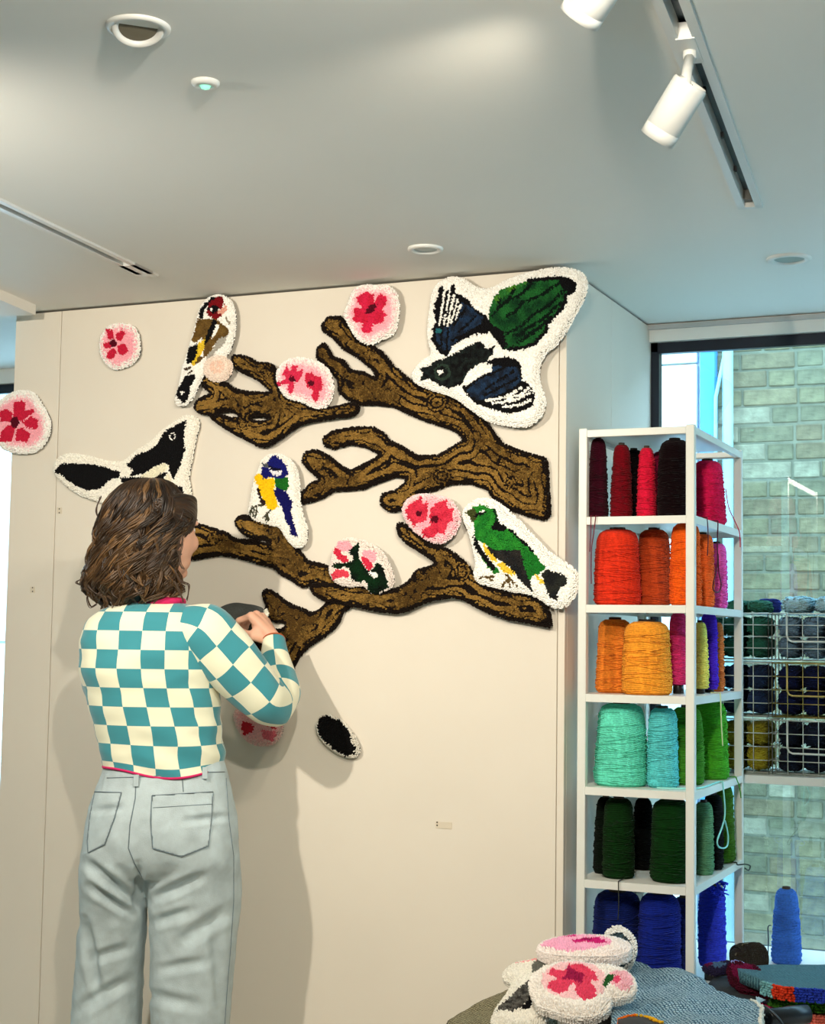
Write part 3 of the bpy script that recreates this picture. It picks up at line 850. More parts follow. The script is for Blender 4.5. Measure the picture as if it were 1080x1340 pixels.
rug('blossom_rug', 'pink twin-blossom rug with slender red petals lying over the forked twigs', 'wall rug', FGP, FG,
    [(668, 570), (680, 520), (720, 475), (780, 455), (860, 465), (930, 490), (980, 540), (1002, 610), (992, 690), (950, 747), (880, 737), (820, 702), (750, 692), (700, 652)],
    [R_('petals', (214, 48, 84), [(735, 488), (750, 540), (765, 500), (797, 503), (790, 540), (828, 518), (827, 550), (800, 592), (777, 600), (772, 662), (743, 657), (745, 602), (688, 617), (682, 595), (730, 575), (708, 545), (725, 520)]),
     R_('petals', (206, 40, 72), [(843, 545), (880, 538), (900, 560), (932, 560), (943, 600), (943, 642), (917, 652), (927, 690), (905, 717), (878, 680), (890, 650), (850, 622), (838, 580)]),
     R_('flower_centre', DR, ell(765, 577, 17)), R_('flower_centre', DR, ell(875, 604, 18))], 'pink_ground', WH, PK, inner=(0.004, 0.022), lift=0.018, seed=28)
rug('blossom_rug', 'coral twin-blossom rug with broad petals beside the green finch rug', 'wall rug', FGP, FF,
    [(53, 120), (70, 80), (110, 45), (170, 38), (240, 45), (300, 60), (340, 100), (362, 150), (356, 210), (320, 262), (270, 297), (210, 287), (150, 252), (100, 212), (70, 162)],
    [R_('petals', (222, 58, 84), [(73, 120), (110, 80), (160, 53), (167, 90), (190, 73), (197, 120), (187, 180), (150, 187), (120, 202), (88, 160)], c2=(206, 44, 70)),
     R_('petals', (222, 58, 84), [(205, 120), (240, 80), (290, 68), (302, 110), (327, 113), (330, 180), (302, 192), (287, 252), (255, 242), (220, 267), (168, 257), (163, 225), (210, 205), (205, 160)], c2=(206, 44, 70)),
     R_('flower_centre', DR, ell(145, 137, 15)), R_('flower_centre', DR, ell(231, 168, 20))], 'pink_ground', (248, 222, 222), PK, inner=(0.002, 0.018), lift=0.018, seed=30)
F9 = (420, 690, 9.0)
rug('blossom_rug', 'blossom rug crossed by black and dark green leaves', 'wall rug', FGP, F9,
    [(162, 510), (198, 420), (205, 300), (248, 220), (330, 150), (450, 148), (560, 180), (680, 230), (790, 320), (862, 450), (912, 600), (902, 695), (800, 745), (690, 788), (640, 745), (560, 665), (430, 695), (300, 675), (215, 622)],
    [R_('pink_patch', PK, ell(350, 240, 90, 60)), R_('pink_patch', PK, ell(640, 350, 90, 70, 0.6)),
     R_('petals', (216, 50, 78), [(243, 255), (290, 278), (330, 330), (382, 350), (402, 422), (350, 432), (278, 382), (232, 330)]), R_('petals', (216, 50, 78), [(547, 345), (600, 368), (662, 410), (682, 470), (640, 517), (598, 482), (558, 420)]),
     R_('petals', (222, 70, 90), [(203, 560), (250, 510), (330, 500), (402, 540), (392, 602), (300, 602), (218, 607)]),
     R_('leaf', (12, 20, 16), [(408, 280), (450, 240), (500, 208), (522, 230), (512, 330), (532, 400), (590, 480), (650, 530), (690, 490), (720, 428), (770, 440), (802, 490), (852, 640), (852, 702), (760, 752), (690, 787), (638, 740), (610, 650), (560, 620), (550, 642), (440, 637), (428, 600), (410, 500), (350, 472), (270, 497), (198, 480), (240, 428), (290, 428), (400, 430), (450, 400), (440, 340), (413, 340)], c2=(10, 44, 20), ns=30),
     R_('pink_ground', WH, [(628, 530), (700, 538), (752, 580), (740, 602), (680, 602), (648, 560)])], 'pink_ground', (240, 230, 222), seed=32, lift=0.020, sp=0.0034)
F7 = (260, 760, 4.909)
rug('blossom_rug', 'pale pink blossom rug half hidden behind the woman\'s elbow', 'wall rug', FGP, F7,
    [(250, 840), (330, 790), (450, 800), (540, 880), (560, 960), (520, 1032), (430, 1057), (350, 1037), (288, 975), (258, 900)],
    [R_('petals', (206, 46, 62), [(310, 895), (385, 930), (372, 972), (322, 984), (300, 940)]), R_('petals', (236, 120, 134), [(430, 955), (525, 965), (500, 1022), (440, 1012)]), R_('petals', (206, 46, 62), [(370, 840), (450, 840), (450, 910), (390, 900)]),
     R_('petals', (206, 46, 62), [(460, 880), (530, 900), (520, 950), (460, 930)])], 'pink_ground', (240, 214, 206), (246, 186, 186), inner=(0.0, 0.015), lift=0.006, seed=34)
rug('blossom_bud_rug', 'small round cream-pink tufted bud touching the goldfinch rug', 'wall rug', FGP, FG, ell(325, 515, 80, 72), [R_('peach_centre', (240, 206, 186), ell(325, 508, 45, 40), rnd=0.7)], 'cream_pile', (242, 226, 212), lift=0.018, seed=36)
rug('oval_rug', 'small tilted black oval rug with a white rim alone on the lower wall', 'wall rug', None, F7,
    [(773, 920), (800, 872), (850, 863), (930, 898), (1000, 980), (1045, 1070), (1042, 1112), (1000, 1132), (930, 1112), (850, 1062), (788, 990)],
    [R_('black_pile', (10, 10, 11), [(790, 930), (803, 888), (845, 873), (920, 908), (972, 968), (1003, 1038), (1024, 1080), (1012, 1107), (960, 1112), (890, 1072), (828, 1020), (793, 970)])], 'white_edge', (222, 218, 206), seed=38, lift=0.003)

# the piece in the woman's hand, seen from its grey backing
HELD = Plane(ony(322, 805, 3.705), V((0.05, -1, 0.10)))
hr = rug('held_rug_piece', 'grey-backed tufted piece held up to the wall in the woman\'s hand', 'wall rug', None, (270, 770, 8.308),
    [(118, 240), (180, 200), (260, 168), (350, 155), (450, 172), (540, 182), (632, 216), (640, 300), (560, 420), (470, 480), (360, 480), (280, 360), (180, 290)], None,
    plane=HELD, back=0.008, backmat=mat('charcoal_backing', (72, 76, 74), 0.95, var=0.18, scale=40, bump=0.5, bscale=200))
# white pile showing at the far end of the held piece
pp = HELD.world(np.array([HELD.uv(270 + x / 8.308, 770 + y / 8.308) for x, y in ((640, 250), (655, 265), (645, 290), (660, 300), (650, 320), (632, 275), (668, 285), (650, 240))]), 0.004)
vs, tr, cs = tufts(pp, np.tile((0.75, -0.6, 0.2), (len(pp), 1)), np.tile((0, 0, 1.0), (len(pp), 1)), np.tile((0.5, 0.8, 0), (len(pp), 1)), np.full(len(pp), 0.004), np.full(len(pp), 0.012), np.tile(lin((232, 230, 214)), (len(pp), 1)))
trimesh('white_pile', vs, tr, cs, M_TUFT, hr)

# small paper tags and plugs on the wall
def tagplate(label, px, py, wpx, hpx, dots):
    a, b = ony(px - wpx / 2, py - hpx / 2, WY), ony(px + wpx / 2, py + hpx / 2, WY)
    o = MB().box((a.x, WY - 0.0012, a.z), (b.x, WY, b.z)).build('wall_label', mat('paper_tag', (216, 206, 186), 0.8))
    tag(o, label, 'label')
    for dx, dy in dots:
        c = ony(px + dx, py + dy, WY)
        MB().box((c.x - 0.0018, WY - 0.0018, c.z - 0.0018), (c.x + 0.0018, WY - 0.001, c.z + 0.0018)).build('staple_mark', mat('staple_dark', (70, 62, 52), 0.7), o)


tagplate('tiny paper label stapled low on the bare wall', 581, 1080, 21, 10, ((-8.5, -4), (-8.5, 0)))
tagplate('tiny filler patch with two staple marks on the left wall board', 43, 772, 6, 8, ((0, -3), (0, 2)))
tagplate('tiny filler patch under the magpie rug\'s tail tip', 78, 668, 6, 8, ((0, -2), (0, 3)))

# ------------------------------------------------------------------ ceiling fixtures
M_FIX = mat('white_fixture', (226, 228, 224), 0.4, var=0.01)
M_SLOT = mat('track_slot', (70, 84, 92), 0.35, 0.6, var=0.1)
for i, ((p, d, wd), ln) in enumerate(zip(TR, tracklen)):
    lab = ('white recessed lighting track with spotlights, beside the window', 'white recessed lighting track ending above the left wall panel')[i]
    r_ = thing('lighting_track', lab, 'track', p)
    s_ = V((-d.y, d.x, 0)); q = p + d * ln
    def bar(name, off0, off1, z0, z1, m, a=0.0, b=None):
        b = ln if b is None else b
        c = [p + d * a + s_ * off0, p + d * b + s_ * off0, p + d * b + s_ * off1, p + d * a + s_ * off1]
        mb = MB().add([(v.x, v.y, z0) for v in c] + [(v.x, v.y, z1) for v in c], [(0, 3, 2, 1), (4, 5, 6, 7), (0, 1, 5, 4), (1, 2, 6, 5), (2, 3, 7, 6), (3, 0, 4, 7)])
        o = mb.build(name, m, r_)
        bm = bmesh.new(); bm.from_mesh(o.data); bmesh.ops.recalc_face_normals(bm, faces=bm.faces); bm.to_mesh(o.data); bm.free()
        return o
    h = wd / 2
    rail = (0.012, 0.010)[i]
    bar('rail', -h - 0.004, -h + rail, CZ - 0.006, CZ + 0.03, M_FIX)
    bar('rail', h - rail, h + 0.004, CZ - 0.006, CZ + 0.03, M_FIX)
    bar('channel', -h + rail, h - rail, CZ + 0.026, CZ + 0.034, M_SLOT, 0.012)
    bar('end_cap', -h - 0.004, h + 0.004, CZ - 0.006, CZ + 0.03, M_FIX, -0.012 if i == 0 else -0.03, 0.004 if i == 0 else 0.10)
    if i == 0:
        for k in (0.30, 0.62, 0.99, 1.30):
            bar('conductor_clip', -h + rail, -h + rail + 0.005, CZ + 0.012, CZ + 0.022, mat('clip_black', (18, 20, 24), 0.5), k * 0.7, k * 0.7 + 0.012)
        bar('conductor_clip', -h + rail, h - rail, CZ + 0.004, CZ + 0.026, mat('clip_grey', (92, 92, 84), 0.5), 0.012, 0.03)


def spotlight(label, jpx, jpy, toppx, botpx, ztop, zbot, r, energy, target):
    """track spotlight: adapter in the track, short arm, tubular head"""
    j = onz(jpx, jpy, CZ)
    top = at(*toppx, ztop); bot = at(*botpx, zbot)
    root = thing('track_spotlight', label, 'spotlight', j, 'track spotlights')
    pr, d, wd = TR[0]
    j = pr + d * (j - pr).dot(d)
    s_ = V((-d.y, d.x, 0))
    ax = (bot - top).normalized()
    c = [j + d * (-0.055) + s_ * 0.015, j + d * 0.055 + s_ * 0.015, j + d * 0.055 - s_ * 0.015, j - d * 0.055 - s_ * 0.015]
    MB().add([(v.x, v.y, CZ - 0.008) for v in c] + [(v.x, v.y, CZ + 0.02) for v in c], [(0, 3, 2, 1), (4, 5, 6, 7), (0, 1, 5, 4), (1, 2, 6, 5), (2, 3, 7, 6), (3, 0, 4, 7)]).build('adapter', M_FIX, root)
    a = V((j.x, j.y, CZ - 0.006))
    knee = top + ax * 0.02
    MB().lathe([(0.011, 0), (0.011, 0.014)], a - V((0, 0, 0.014)), 16).build('collar', M_FIX, root, True)
    MB().tube([a - V((0, 0, 0.01)), a.lerp(knee, 0.5), knee], 0.0085, 12).build('arm', M_FIX, root, True)
    MB().lathe([(0.004, 0), (0.004, 0.012)], a.lerp(knee, 0.86), 10, axis=s_).build('pivot_screw', mat('clip_black', None), root, True)
    L = (bot - top).length
    MB().lathe([(r * 0.9, 0), (r * 0.985, 0.003), (r, 0.006), (r, L * 0.80), (r * 0.985, L * 0.803), (r * 0.985, L * 0.81), (r, L * 0.813), (r, L), (r * 0.86, L), (r * 0.84, L - 0.03), (0.001, L - 0.034)], top, 40, axis=ax, cap=False).build('head', M_FIX, root, True)
    MB().lathe([(r * 0.8, 0), (r * 0.8, 0.002)], bot - ax * 0.030, 32, axis=ax).build('lens', mat('lamp_lens', (255, 236, 205), 0.4, emit=6.0), root)
    lo = lamp('spot_lamp', 'SPOT', bot + ax * 0.004, target, energy, (1.0, 0.86, 0.68), spot_size=math.radians(80), spot_blend=0.9, shadow_soft_size=0.03)
    lo.parent = root; lo.matrix_parent_inverse = root.matrix_basis.inverted()
    return root


KW = V((-1.7, 3.76, 1.1))
spotlight('white tubular spotlight on a short arm at the open end of the track', 896, 62, (905, 108), (860, 182), 2.43, 2.47, 0.029, 26, KW)
spotlight('white tubular spotlight hanging where the track leaves the picture', 812, -74, (800, -42), (758, 24), 2.20, 2.24, 0.032, 24, KW + V((-0.7, 0, 0.3)))
# unseen wide-beam head on each track's out-of-frame run, added to fill the room
for k, (tr_, off, en, tgt) in enumerate(((1, 1.95, 90, V((-2.1, WY, 1.3))), (0, 2.35, 90, V((-1.5, WY, 1.3))))):
    hp = TR[tr_][0] + TR[tr_][1] * off
    root = thing('track_spotlight', ('unseen white tubular spotlight added further along the track that ends above the left wall panel', 'unseen white tubular spotlight added further along the track beside the window')[k], 'spotlight', hp, 'track spotlights')
    ax = (tgt - hp).normalized()
    top = hp - V((0, 0, 0.09)); bot = top + ax * 0.11
    MB().lathe([(0.016, 0.010), (0.016, -0.012)], hp, 24).build('adapter', M_FIX, root)
    MB().tube([hp - V((0, 0, 0.01)), top + ax * 0.02], 0.0085, 10).build('arm', M_FIX, root, True)
    MB().lathe([(0.026, 0), (0.029, 0.005), (0.029, 0.11), (0.025, 0.11), (0.024, 0.08), (0.001, 0.076)], top, 24, axis=ax, cap=False).build('head', M_FIX, root, True)
    lo = lamp(('track_lamp_left_offscreen', 'track_lamp_right_offscreen')[k], 'SPOT', bot + ax * 0.004, tgt, en, (1.0, 0.90, 0.76), spot_size=math.radians(130), spot_blend=1.0, shadow_soft_size=0.03)
    lo.parent = root; lo.matrix_parent_inverse = root.matrix_basis.inverted()


def downlight(label, px, py, r, tilt, kind='deep'):
    c = onz(px, py, CZ)
    root = thing('downlight', label, 'downlight', c, 'recessed ceiling lights')
    if kind == 'deep':
        MB().lathe([(r, 0.001), (r, -0.003), (r * 0.93, -0.006), (r * 0.80, -0.006), (r * 0.78, -0.003)], c, 48, cap=False).build('trim_ring', M_FIX, root, True)
        ax = V((tilt[0], tilt[1], 1)).normalized()
        MB().lathe([(r * 0.80, -0.005), (r * 0.74, -0.008), (r * 0.62, -0.004), (r * 0.58, 0.012)], c, 40, axis=ax, cap=False).build('gimbal_ring', M_FIX, root, True)
        MB().lathe([(r * 0.60, -0.001), (r * 0.60, 0.0)], c, 32, axis=ax).build('lens', mat('dim_lens', (96, 92, 78), 0.25), root)
    elif kind == 'small':
        MB().lathe([(r, 0.0), (r, -0.004), (r * 0.85, -0.008), (r * 0.5, -0.009), (r * 0.46, -0.003)], c, 32, cap=False).build('trim_ring', M_FIX, root, True)
        MB().lathe([(r * 0.46, -0.004), (r * 0.3, -0.012), (0.001, -0.014)], c, 20, cap=False).build('lens', mat('green_led', (150, 235, 205), 0.2, emit=0.5), root, True)
    else:
        MB().lathe([(r, 0.0), (r, -0.004), (r * 0.9, -0.007), (r * 0.72, -0.006), (r * 0.66, -0.001)], c, 40, cap=False).build('trim_ring', M_FIX, root, True)
        MB().lathe([(r * 0.68, -0.002), (r * 0.68, -0.001)], c, 32).build('lens', mat('dim_lens_2', (150, 168, 168), 0.3), root)
    return root


downlight('large tilting white downlight with an unlit lens, clear of the tracks', 181, 35, 0.051, (-0.28, 0.30))
downlight('small round emergency light with a green glow', 269, 107, 0.0245, (0, 0), 'small')
downlight('white recessed downlight just above the top bough blossom', 557, 325, 0.044, (0, 0), 'flat')
downlight('white recessed downlight near the window head', 1033, 338, 0.055, (0, 0), 'flat')

# ------------------------------------------------------------------ shelving unit
SX0, SX1, SY0, SY1 = -1.176, -0.886, 3.70, 4.262
lev = [ony(906, y, SY0).z for y in (557, 674, 792, 912, 1037, 1162)]
ru = thing('shelving_unit', 'narrow white open metal shelving unit filled with yarn cones', 'shelving', ((SX0 + SX1) / 2, (SY0 + SY1) / 2, BZ))
pw = 0.021
for x in (SX0, SX1 - pw):
    for y in (SY0, SY1 - pw):
        MB().box((x, y, BZ), (x + pw, y + pw, lev[0] + 0.004), 0.0015).build('post', M_SHELF, ru)
for k, z in enumerate(lev):
    if k == 0:
        MB().box((SX0 + pw, SY0 + 0.001, z - 0.018), (SX1 - pw, SY0 + 0.016, z), 0.001).build('top_rail', M_SHELF, ru)
        MB().box((SX0 + pw, SY1 - 0.016, z - 0.018), (SX1 - pw, SY1 - 0.001, z), 0.001).build('top_rail', M_SHELF, ru)
        for x in (SX0 + 0.001, SX1 - 0.016):
            MB().box((x, SY0 + pw, z - 0.018), (x + 0.015, SY1 - pw, z), 0.001).build('top_rail', M_SHELF, ru)
        MB().box((SX0 + 0.012, SY0 + 0.012, z - 0.008), (SX1 - 0.012, SY1 - 0.10, z - 0.004)).build('top_panel', M_SHELF, ru)
    else:
        # sheet-metal board with turned-down lips
        MB().box((SX0 + 0.003, SY0 + 0.003, z - 0.004), (SX1 - 0.003, SY1 - 0.003, z)).box((SX0 + pw, SY0 + 0.0005, z - 0.019), (SX1 - pw, SY0 + 0.003, z)).box((SX0 + pw, SY1 - 0.003, z - 0.019), (SX1 - pw, SY1 - 0.0005, z)) \
            .box((SX0 + 0.0005, SY0 + pw, z - 0.019), (SX0 + 0.003, SY1 - pw, z)).box((SX1 - 0.003, SY0 + pw, z - 0.019), (SX1 - 0.0005, SY1 - pw, z)).build('shelf_board', M_SHELF, ru)

# ------------------------------------------------------------------ yarn cones
def yarnmat(c):
    return mat('yarn_%d_%d_%d' % c, c, 0.9, var=0.16, scale=180, sheen=0.03, spec=0.08, bump=0.55, wave=[(70, (0.16, 0.0, 0.0)), (70, (-0.16, 0.12, 0.0))])


_n_c = 0


def cone(label, col, base, r, h, taper=0.72, group='yarn cones on the white shelves', foot=None, tilt=None, strands=34, top_fluff=0):
    """yarn wound on a cone: body, wound strands in relief, the cardboard core and, where it shows, the foot"""
    global _n_c
    _n_c += 1
    rng = random.Random(_n_c * 13)
    base = V(base)
    root = thing('yarn_cone', label, 'yarn cone', base, group)
    ax = V(tilt if tilt else (0, 0, 1)).normalized()
    u = ax.cross(V((0, 1, 0.01))).normalized(); v = ax.cross(u)
    m = yarnmat(col)
    b0 = 0.0
    if foot:
        b0 = foot
        MB().lathe([(r * 0.55, 0), (r * 0.52, foot + 0.01)], base, 24, axis=ax).build('cone_foot', mat('black_cone_plastic', (22, 22, 24), 0.4), root, True)
    prof = []
    nr = 26
    for i in range(nr + 1):
        t = i / nr
        rr = r * (1 + (taper - 1) * t ** 1.25)
        if t < 0.12: rr *= 0.86 + 0.14 * math.sqrt(max(0, 1 - (1 - t / 0.12) ** 2))
        if t > 0.84: rr *= 0.62 + 0.38 * math.sqrt(max(0, 1 - ((t - 0.84) / 0.16) ** 2))
        prof.append((rr * (1 + 0.012 * rng.uniform(-1, 1)), b0 + t * (h - b0)))
    mb = MB(); n = 36
    vs = []; fs = []
    ph = rng.uniform(0, 6)
    for rr, hh in prof:
        for k in range(n):
            a = 2 * math.pi * k / n
            q = rr * (1 + 0.014 * math.sin(3 * a + ph + hh * 30) + 0.012 * noise.noise(V((math.cos(a) * 3, math.sin(a) * 3, hh * 60 + ph))))
            vs.append(base + ax * hh + (u * math.cos(a) + v * math.sin(a)) * q)
    for i in range(nr):
        for k in range(n):
            k2 = (k + 1) % n
            fs.append((i * n + k, i * n + k2, (i + 1) * n + k2, (i + 1) * n + k))
    fs.append(tuple(range(n - 1, -1, -1))); fs.append(tuple(nr * n + k for k in range(n)))
    mb.add(vs, fs)
    mb.build('wound_yarn', m, root, True)
    # wound strands
    ms = MB()
    for s_ in range(strands):
        t0 = rng.uniform(0.06, 0.80); slope = rng.uniform(-0.22, 0.22)
        a0 = rng.uniform(0, 6.28); span = rng.uniform(2.2, 5.5)
        pts = []
        for k in range(22):
            f = k / 21; a = a0 + f * span
            t = min(max(t0 + slope * f + 0.004 * math.sin(a * 2), 0.03), 0.9)
            i = t * nr; i0 = min(int(i), nr - 1); fr = i - i0
            rr = prof[i0][0] * (1 - fr) + prof[i0 + 1][0] * fr; hh = prof[i0][1] * (1 - fr) + prof[i0 + 1][1] * fr
            rr *= 1 + 0.014 * math.sin(3 * a + ph + hh * 30)
            pts.append(base + ax * hh + (u * math.cos(a) + v * math.sin(a)) * (rr + 0.0009))
        ms.tube(pts, 0.0016, 4, cap=False)
    o = ms.build('wound_strands', m, root, True); o['kind'] = 'stuff'
    MB().lathe([(r * taper * 0.42, h - 0.02), (r * taper * 0.38, h + 0.006), (r * taper * 0.28, h + 0.006), (r * taper * 0.28, h - 0.02)], base, 20, axis=ax, cap=False).build('cone_core', mat('cardboard_core', (70, 60, 52), 0.8), root, True)
    if top_fluff:
        mt = MB()
        for s_ in range(top_fluff):
            c = base + ax * (h - 0.01 + rng.uniform(-0.01, 0.02)) + (u * rng.uniform(-1, 1) + v * rng.uniform(-1, 1)) * r * 0.8
            R = rng.uniform(0.010, 0.020); e1 = V((rng.gauss(0, 1), rng.gauss(0, 1), rng.gauss(0, 1))).normalized(); e2 = e1.cross(V((0.3, 0.2, 0.9))).normalized()
            mt.tube([c + (e1 * math.cos(t) + e2 * math.sin(t)) * R for t in np.linspace(0, 6.28, 15)[:-1]], 0.0018, 5, closed=True)
        o = mt.build('loose_loops', m, root, True); o['kind'] = 'stuff'
    root['_m'] = m.name
    return root


def strand(root, pts, r=0.0016, m=None, name='loose_end'):
    P = catmull([tuple(p) for p in pts], max(16, len(pts) * 6))
    return MB().tube(P, r, 6).build(name, m or bpy.data.materials[root['_m']], root, True)


def cone_px(label, col, cx, wpx, top, tier, y, **kw):
    """cone on shelf tier, centred on pixel column cx at depth y"""
    z0 = ([None] + lev[1:] + [BZ])[tier]
    c = ony(cx, 800, y); dep = (c - CAM).dot(_fw)
    x = c.x
    pt = ony(cx, top, y)
    r = wpx / 2 * dep / FPX
    r_edge = pw + 0.002
    x = min(max(x, SX0 + r + 0.004), SX1 - r - 0.004)
    return cone(label, col, (x, y, z0 + 0.0006), r, pt.z - z0, **kw)


D_ = ' on the top shelf'
k1 = cone_px('dark plum yarn cone at the wall end of the top shelf', (58, 8, 26), 782, 27, 575, 1, 3.765)
cone_px('deep red slim yarn cone on the top shelf', (112, 6, 20), 813, 29, 583, 1, 3.772)
cone_px('bright crimson slim yarn cone on the top shelf', (216, 24, 58), 846, 26, 587, 1, 3.77)
cone_px('near-black maroon wide yarn cone on the top shelf', (16, 3, 6), 883, 46, 577, 1, 3.775, taper=0.84)
cone_px('black yarn cone in the back row of the top shelf', (10, 3, 5), 829, 34, 590, 1, 3.90)
cone_px('raspberry yarn cone behind the maroon one on the top shelf', (140, 20, 62), 868, 40, 592, 1, 3.94, taper=0.8)
k7 = cone_px('hot pink-red wide yarn cone at the window end of the top shelf', (226, 26, 84), 927, 50, 604, 1, 4.07, taper=0.74, strands=34)
cone_px('red-orange wide yarn cone on the second shelf', (224, 54, 28), 808, 62, 694, 2, 3.785, taper=0.86)
cone_px('rust yarn cone on the second shelf', (188, 70, 30), 856, 45, 694, 2, 3.856, taper=0.86)
cone_px('vivid orange yarn cone beside the corner post on the second shelf', (244, 96, 20), 899, 42, 686, 2, 3.79, taper=0.86)
cone_px('pale orange yarn cone in the middle of the second shelf', (250, 112, 48), 921, 30, 700, 2, 3.93, taper=0.9)
k5 = cone_px('bubblegum pink yarn cone on the second shelf', (246, 96, 190), 943, 27, 712, 2, 4.08, taper=0.92, strands=30)
cone_px('tangerine yarn cone touching the wall side of the third shelf', (234, 132, 44), 796, 50, 811, 3, 3.845, taper=0.84)
cone_px('large amber yarn cone on the third shelf', (248, 160, 48), 847, 66, 814, 3, 3.775, taper=0.86, strands=34)
cone_px('slim pink yarn cone on a black foot on the third shelf', (228, 56, 124), 888, 26, 803, 3, 3.90, foot=0.022, taper=0.85)
cone_px('slim yellow yarn cone on the third shelf', (234, 228, 112), 916, 24, 815, 3, 3.95, foot=0.012)
cone_px('slim violet yarn cone on the third shelf', (74, 36, 196), 928, 24, 803, 3, 4.06, foot=0.008, taper=0.85)
cone_px('slim copper yarn cone at the window end of the third shelf', (218, 122, 58), 938, 20, 815, 3, 4.15, taper=0.85)
k41 = cone_px('large mint yarn cone on the fourth shelf', (104, 226, 196), 814, 71, 921, 4, 3.79, taper=0.80, strands=36)
k42 = cone_px('aqua yarn cone beside the mint one on the fourth shelf', (92, 206, 208), 868, 41, 927, 4, 3.79, taper=0.86)
cone_px('leaf green yarn cone behind the corner post on the fourth shelf', (72, 146, 40), 899, 46, 926, 4, 3.91, taper=0.84)
k44 = cone_px('bright green yarn cone at the window end of the fourth shelf', (74, 168, 40), 943, 50, 918, 4, 4.10, taper=0.78, strands=34)
cone_px('black-green yarn cone at the wall end of the fifth shelf', (4, 16, 6), 783, 32, 1043, 5, 3.83)
k52 = cone_px('bottle green yarn cone on the fifth shelf', (10, 46, 12), 811, 42, 1045, 5, 3.775, taper=0.86)
cone_px('wide forest green yarn cone beside the corner post on the fifth shelf', (8, 50, 12), 880, 56, 1047, 5, 3.78, taper=0.88)
cone_px('black yarn cone in the back row of the fifth shelf', (3, 6, 4), 843, 30, 1045, 5, 3.94)
cone_px('sage green slim yarn cone on the fifth shelf', (98, 156, 116), 921, 26, 1050, 5, 3.93, taper=0.88)
cone_px('charcoal slim yarn cone on the fifth shelf', (14, 18, 20), 935, 26, 1040, 5, 4.03, taper=0.9)
k57 = cone_px('olive green yarn cone at the window end of the fifth shelf', (64, 112, 24), 955, 40, 1027, 5, 4.17, taper=0.82, strands=34)
cone_px('navy wide yarn cone under the lowest shelf by the wall', (20, 36, 104), 801, 66, 1166, 6, 3.825, taper=0.88)
cone_px('royal navy wide yarn cone in the middle under the lowest shelf', (20, 38, 136), 864, 56, 1170, 6, 3.785, taper=0.92)
cone_px('dark slate blue slim yarn cone under the lowest shelf', (30, 44, 104), 895, 30, 1175, 6, 3.872, taper=0.92)
k64 = cone_px('ultramarine yarn cone with a tangled top on a black foot', (54, 70, 226), 935, 36, 1160, 6, 4.06, foot=0.035, taper=0.9, top_fluff=26)

# loose ends hanging over the shelf lips
zf = lambda px, py, y=SY0 - 0.004: ony(px, py, y)
xr = SX1 + 0.004
onx = lambda px, py, x=xr: onplane(px, py, V((x, 0, 0)), V((1, 0, 0)))
def over_front(px, tier, back):
    """strand lying on a board and bending over its front lip"""
    x = ony(px, 800, SY0 - 0.005).x; z = lev[tier]
    return [V((x, SY0 + back, z + 0.003)), V((x, SY0 + back * 0.4, z + 0.003)), V((x, SY0 - 0.002, z + 0.0028)), V((x, SY0 - 0.005, z - 0.003))]
def over_side(px, tier, back):
    y = onx(px, 800, SX1 + 0.005).y; z = lev[tier]
    return [V((SX1 - back, y, z + 0.003)), V((SX1 - back * 0.4, y, z + 0.003)), V((SX1 + 0.002, y, z + 0.0028)), V((SX1 + 0.005, y, z - 0.003))]
zf = lambda px, py: ony(px, py, SY0 - 0.005)
xr = SX1 + 0.005
onx = lambda px, py, x=SX1 + 0.005: onplane(px, py, V((x, 0, 0)), V((1, 0, 0)))
mm = mat('plum_strand', (110, 16, 40), 0.8)
strand(k1, over_front(779, 1, 0.04) + [zf(777, 700), zf(774, 722), zf(774, 764)], 0.0014, mm)
strand(k1, over_front(773, 1, 0.04) + [zf(773, 705), zf(772, 722)], 0.0014, mm)
dk = mat('dark_magenta_strand', (70, 8, 36), 0.8)
strand(k7, over_side(940, 1, 0.02) + [onx(939, 710), onx(939, 740), onx(934, 762), onx(934, 772), onx(940, 775), onx(944, 766), onx(941, 748), onx(940, 725)], 0.0018, dk)
strand(k7, over_side(926, 1, 0.02) + [onx(927, 705), onx(926, 727)], 0.0013, dk)
strand(k7, [onx(950, 640, SX1 - 0.012), onx(954, 664), onx(962, 682), onx(968, 697), onx(969, 716)], 0.0013)
strand(k44, over_side(943, 3, 0.02) + [onx(944, 940), onx(946, 976)], 0.0016, mat('cream_strand', (220, 230, 170), 0.8))
strand(k42, [V((SX0 + 0.19, 3.735, lev[4] + 0.003)), V((SX1 - 0.04, 3.752, lev[4] + 0.003)), V((SX1 - 0.0065, 3.80, lev[4] + 0.003)), V((SX1 - 0.006, onx(946, 800).y - 0.02, lev[4] + 0.003))] + over_side(946, 4, 0.03)[2:] + [onx(949, 1062), onx(946, 1080), onx(939, 1100), onx(942, 1109), onx(951, 1108), onx(953, 1094), onx(949, 1074)], 0.0022, mat('pale_mint_strand', (150, 226, 216), 0.8))
strand(k44, over_side(964, 4, 0.02) + [onx(968, 1030), onx(970, 1044)], 0.0016)
strand(k57, over_side(965, 5, 0.02) + [onx(975, 1131), onx(982, 1133), onx(980, 1139), onx(975, 1136)], 0.0016, mat('dark_olive_strand', (30, 34, 26), 0.8))
strand(k52, over_front(811, 5, 0.04) + [zf(810, 1182), zf(809, 1204)], 0.0014, mat('dark_olive_strand', None))

